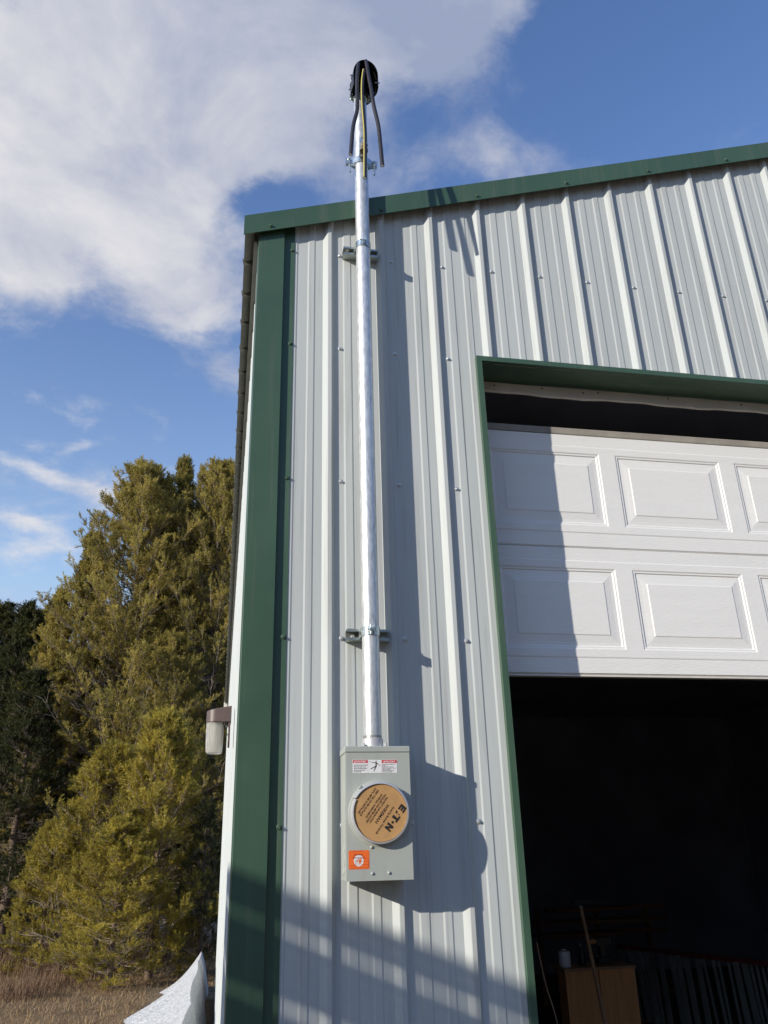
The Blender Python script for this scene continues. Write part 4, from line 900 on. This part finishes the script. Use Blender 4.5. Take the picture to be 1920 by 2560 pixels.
def copy_tree(r, loc, rz, sc, label, group):
    c = r.copy(); C.objects.link(c); c.location = loc; c.rotation_euler = (0, 0, rz); c.scale = sc if hasattr(sc, '__len__') else (sc,) * 3; c['label'] = label
    if group: c['group'] = group
    for ch in list(r.children): copy_obj(ch, c)
    return c
def place(r, loc, rz, sc=1.0): r.location = loc; r.rotation_euler = (0, 0, rz); r.scale = sc if hasattr(sc, '__len__') else (sc,) * 3
GT = 'pines beyond the garage'
pa = make_pine('pine_tree', 12.0, 2.9, .7, 430, 1, NM, 'big olive pine with the rounded left shoulder, left of the slender leader', 'pine tree', GT, twigs=19, per=24, dead=.34, nw=.0125, nl=.06, topr=.12, power=.60)
place(pa, (-2.75, 18.2, 0), 0.6, (1.08, 1.08, .955))
pb = make_pine('pine_tree', 12.2, 1.95, .7, 270, 2, NM, 'slender pine with a spiky leader between the two broad pine tops', 'pine tree', GT, twigs=18, per=26, power=.85, dead=.30, nw=.013, nl=.06)
place(pb, (-1.85, 18.7, 0), 2.0, (.8, .8, 1.0))
copy_tree(pb, (-1.30, 19.3, 0), 0.4, (1.15, 1.15, .92), 'dense pine filling in between the slender leader and the eave', GT)
copy_tree(pa, (-0.9, 21.0, 0), 5.0, (.9, .9, .95), 'broad pine behind the one the eave half hides', GT)
copy_tree(pa, (-0.75, 18.6, 0), 3.4, (.95, .95, .985), 'tall pine half hidden by the garage eave', GT)
copy_tree(pb, (-3.85, 18.2, 0), 4.2, (.85, .85, .79), 'first lower spire on the left shoulder of the big olive pine', GT)
copy_tree(pb, (-4.55, 18.3, 0), 5.3, (.70, .70, .665), 'second lower spire down the left shoulder of the big olive pine', GT)
copy_tree(pb, (-2.25, 18.5, 0), 3.1, (.75, .75, .93), 'thin spire filling between the big olive pine and the slender leader', GT)
copy_tree(pa, (-1.6, 17.0, 0), 1.7, (.66, .66, .55), 'half-height pine low in front of the slender pine', GT)
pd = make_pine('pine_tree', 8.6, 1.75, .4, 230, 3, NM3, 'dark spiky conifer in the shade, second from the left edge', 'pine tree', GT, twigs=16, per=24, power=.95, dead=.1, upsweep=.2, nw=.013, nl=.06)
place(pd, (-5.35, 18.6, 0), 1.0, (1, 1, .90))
copy_tree(pd, (-4.55, 16.6, 0), 2.2, (.95, .95, .66), 'low dark conifer filling the shadowy gap left of the olive pines', GT)  # sunlit spot: the dark needle colour takes the place of shade
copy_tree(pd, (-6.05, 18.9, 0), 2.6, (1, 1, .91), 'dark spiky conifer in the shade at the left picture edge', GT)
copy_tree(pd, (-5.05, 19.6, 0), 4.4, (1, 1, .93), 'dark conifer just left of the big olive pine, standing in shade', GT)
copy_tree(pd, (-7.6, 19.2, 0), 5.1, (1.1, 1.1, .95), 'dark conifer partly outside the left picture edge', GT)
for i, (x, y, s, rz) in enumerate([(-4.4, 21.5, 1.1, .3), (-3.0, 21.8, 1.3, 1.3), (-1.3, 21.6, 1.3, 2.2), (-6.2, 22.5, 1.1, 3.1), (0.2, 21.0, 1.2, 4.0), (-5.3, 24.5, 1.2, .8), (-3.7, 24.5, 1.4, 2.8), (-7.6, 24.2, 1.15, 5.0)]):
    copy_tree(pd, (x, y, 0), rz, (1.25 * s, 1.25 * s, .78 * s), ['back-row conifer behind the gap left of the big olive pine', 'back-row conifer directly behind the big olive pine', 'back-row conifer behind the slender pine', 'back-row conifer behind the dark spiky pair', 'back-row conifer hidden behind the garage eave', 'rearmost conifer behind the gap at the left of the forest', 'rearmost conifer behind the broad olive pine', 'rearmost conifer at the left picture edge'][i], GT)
# trees outside the frame to the left, throwing their shade on the dark conifers
for i, (x, y, s) in enumerate([(-10.6, 19.4, .92), (-13.2, 18.8, 1.0), (-9.4, 18.0, .60), (-8.6, 20.4, .85)]):
    copy_tree(pa, (x, y, 0), i * 1.3, (1.0 * s, 1.0 * s, s), ['shade-casting pine outside the frame, middle of its row', 'shade-casting pine outside the frame, farthest to the left', 'short shade-casting pine outside the frame', 'shade-casting pine outside the frame, rear'][i], GT)
for i, (x, y, s_c) in enumerate([(-7.0, -19, 1.2), (-2.0, -21, 1.35), (3.0, -18.5, 1.15), (8.0, -20, 1.3), (13.0, -18, 1.2), (17.0, -12, 1.25), (18.0, -5, 1.2)]):  # unseen pines added to block low sky light and deepen wall shadows
    copy_tree(pd, (x, y, 0), i * 1.7, (1.9 * s_c, 1.9 * s_c, s_c), ['pine across the yard behind the viewer, leftmost of its row', 'tallest pine across the yard behind the viewer', 'shortest pine across the yard behind the viewer', 'pine across the yard facing the open door', 'pine across the yard facing the right half of the garage', 'pine beside the yard front right of the garage', 'pine beside the yard level with the right garage corner'][i], 'pines across the yard')
# young yellow-green pines in front
GY = 'young pines at the edge of the yard'
py = make_pine('young_pine', 4.2, 1.35, .10, 135, 7, NM2, 'bright yellow-green young pine with the tallest tip, centre of the young ones', 'young pine', GY, twigs=15, per=26, power=.60, dead=.10, tuft=.16, nl=.06, nw=.011)
place(py, (-1.42, 13.6, 0), 0.2, (1, 1, .99))
copy_tree(py, (-2.45, 14.4, 0), 1.9, (1.05, 1.05, .88), 'yellow-green young pine left of the tallest young one', GY)
copy_tree(py, (-3.45, 14.9, 0), 3.6, (.70, .70, .58), 'small yellow-green pine at the dark left gap', GY)
copy_tree(py, (-1.95, 12.6, 0), 5.0, (.8, .8, .56), 'low bushy young pine nearest the dry grass', GY)
sp = make_pine('young_spruce', 2.6, .62, .1, 70, 9, NM3, 'small green spruce close beside the side wall', 'young spruce', None, twigs=11, per=24, power=1.0, dead=0, upsweep=.1, tuft=.11, nl=.035, nw=.008)
place(sp, (-.58, 13.4, 0), 0, 1.0)
# dry grass and brush
def tint_mat(name, c0, c1, rough=.9):
    m = bpy.data.materials.new(name); m.use_nodes = True; t = m.node_tree; b = t.nodes['Principled BSDF']; b.inputs['Roughness'].default_value = rough
    a = t.nodes.new('ShaderNodeAttribute'); a.attribute_name = 'tint'; r = t.nodes.new('ShaderNodeValToRGB'); r.color_ramp.elements[0].color = (*c0, 1); r.color_ramp.elements[1].color = (*c1, 1)
    t.links.new(a.outputs['Fac'], r.inputs[0]); t.links.new(r.outputs[0], b.inputs['Base Color']); return m
def blades(n, xr, yr, hr, w, lean, seed, clump=0, keep=None):
    rng = np.random.default_rng(seed); x = rng.uniform(*xr, n); y = rng.uniform(*yr, n)
    if clump:
        cc = np.stack([rng.uniform(*xr, clump), rng.uniform(*yr, clump)], 1); idx = rng.integers(0, clump, n); s_ = rng.uniform(.08, .35, clump)[idx]; x = cc[idx, 0] + rng.normal(size=n) * s_; y = cc[idx, 1] + rng.normal(size=n) * s_
    if keep is not None: k = keep(x, y); x = x[k]; y = y[k]; n = len(x)
    z = 0.05 * np.sin(x * .7 + 1) * np.sin(y * .45) * np.clip((y - 2) / 4, 0, 1); b = np.stack([x, y, z - .01], 1)
    az = rng.uniform(0, 2 * pi, n); ln_ = np.abs(rng.normal(size=n)) * lean; d = np.stack([np.cos(az) * ln_, np.sin(az) * ln_, np.ones(n)], 1); d /= np.linalg.norm(d, axis=1)[:, None]
    h = rng.uniform(*hr, n); sdv = np.stack([-np.sin(az), np.cos(az), np.zeros(n)], 1); mid = b + d * (h * .55)[:, None]; tip = mid + (d * np.array([1.6, 1.6, .75])) * (h * .5)[:, None]
    V = np.stack([b - sdv * w, b + sdv * w, mid + sdv * w * .7, mid - sdv * w * .7, tip], 1).reshape(-1, 3); base = (np.arange(n) * 5)[:, None]
    F = np.concatenate([base + np.array([[0, 1, 2]]), base + np.array([[0, 2, 3]]), base + np.array([[3, 2, 4]])], 0); T = np.repeat(rng.random(n), 5); return V, F, T
nosnow = lambda x, y: (x < -1.35 + .1 * np.sin(y * 1.3)) | (y > 12.3)
V, F, T = blades(120000, (-8.5, -.3), (7.5, 19.0), (.04, .13), .0030, 3.2, 21, keep=nosnow)
tag(mesh_np('dry_grass', V, F, tint_mat('dry_grass_blades', (.15, .085, .040), (.52, .36, .19)), attr=T), 'flattened dry tan grass covering the yard', 'grass', kind='stuff')
V, F, T = blades(9000, (-8.0, -.4), (14.8, 18.6), (.25, .80), .0036, .60, 22, clump=110)
V2, F2, T2 = blades(4200, (-6.5, -2.2), (11.5, 14.8), (.2, .50), .0030, .9, 23, clump=26)
tag(mesh_np('dry_brush', np.concatenate([V, V2]), np.concatenate([F, F2 + len(V)]), tint_mat('dry_brush_stems', (.10, .05, .03), (.34, .22, .13)), attr=np.concatenate([T, T2])), 'reddish brown dead brush at the foot of the pines', 'brush', kind='stuff')
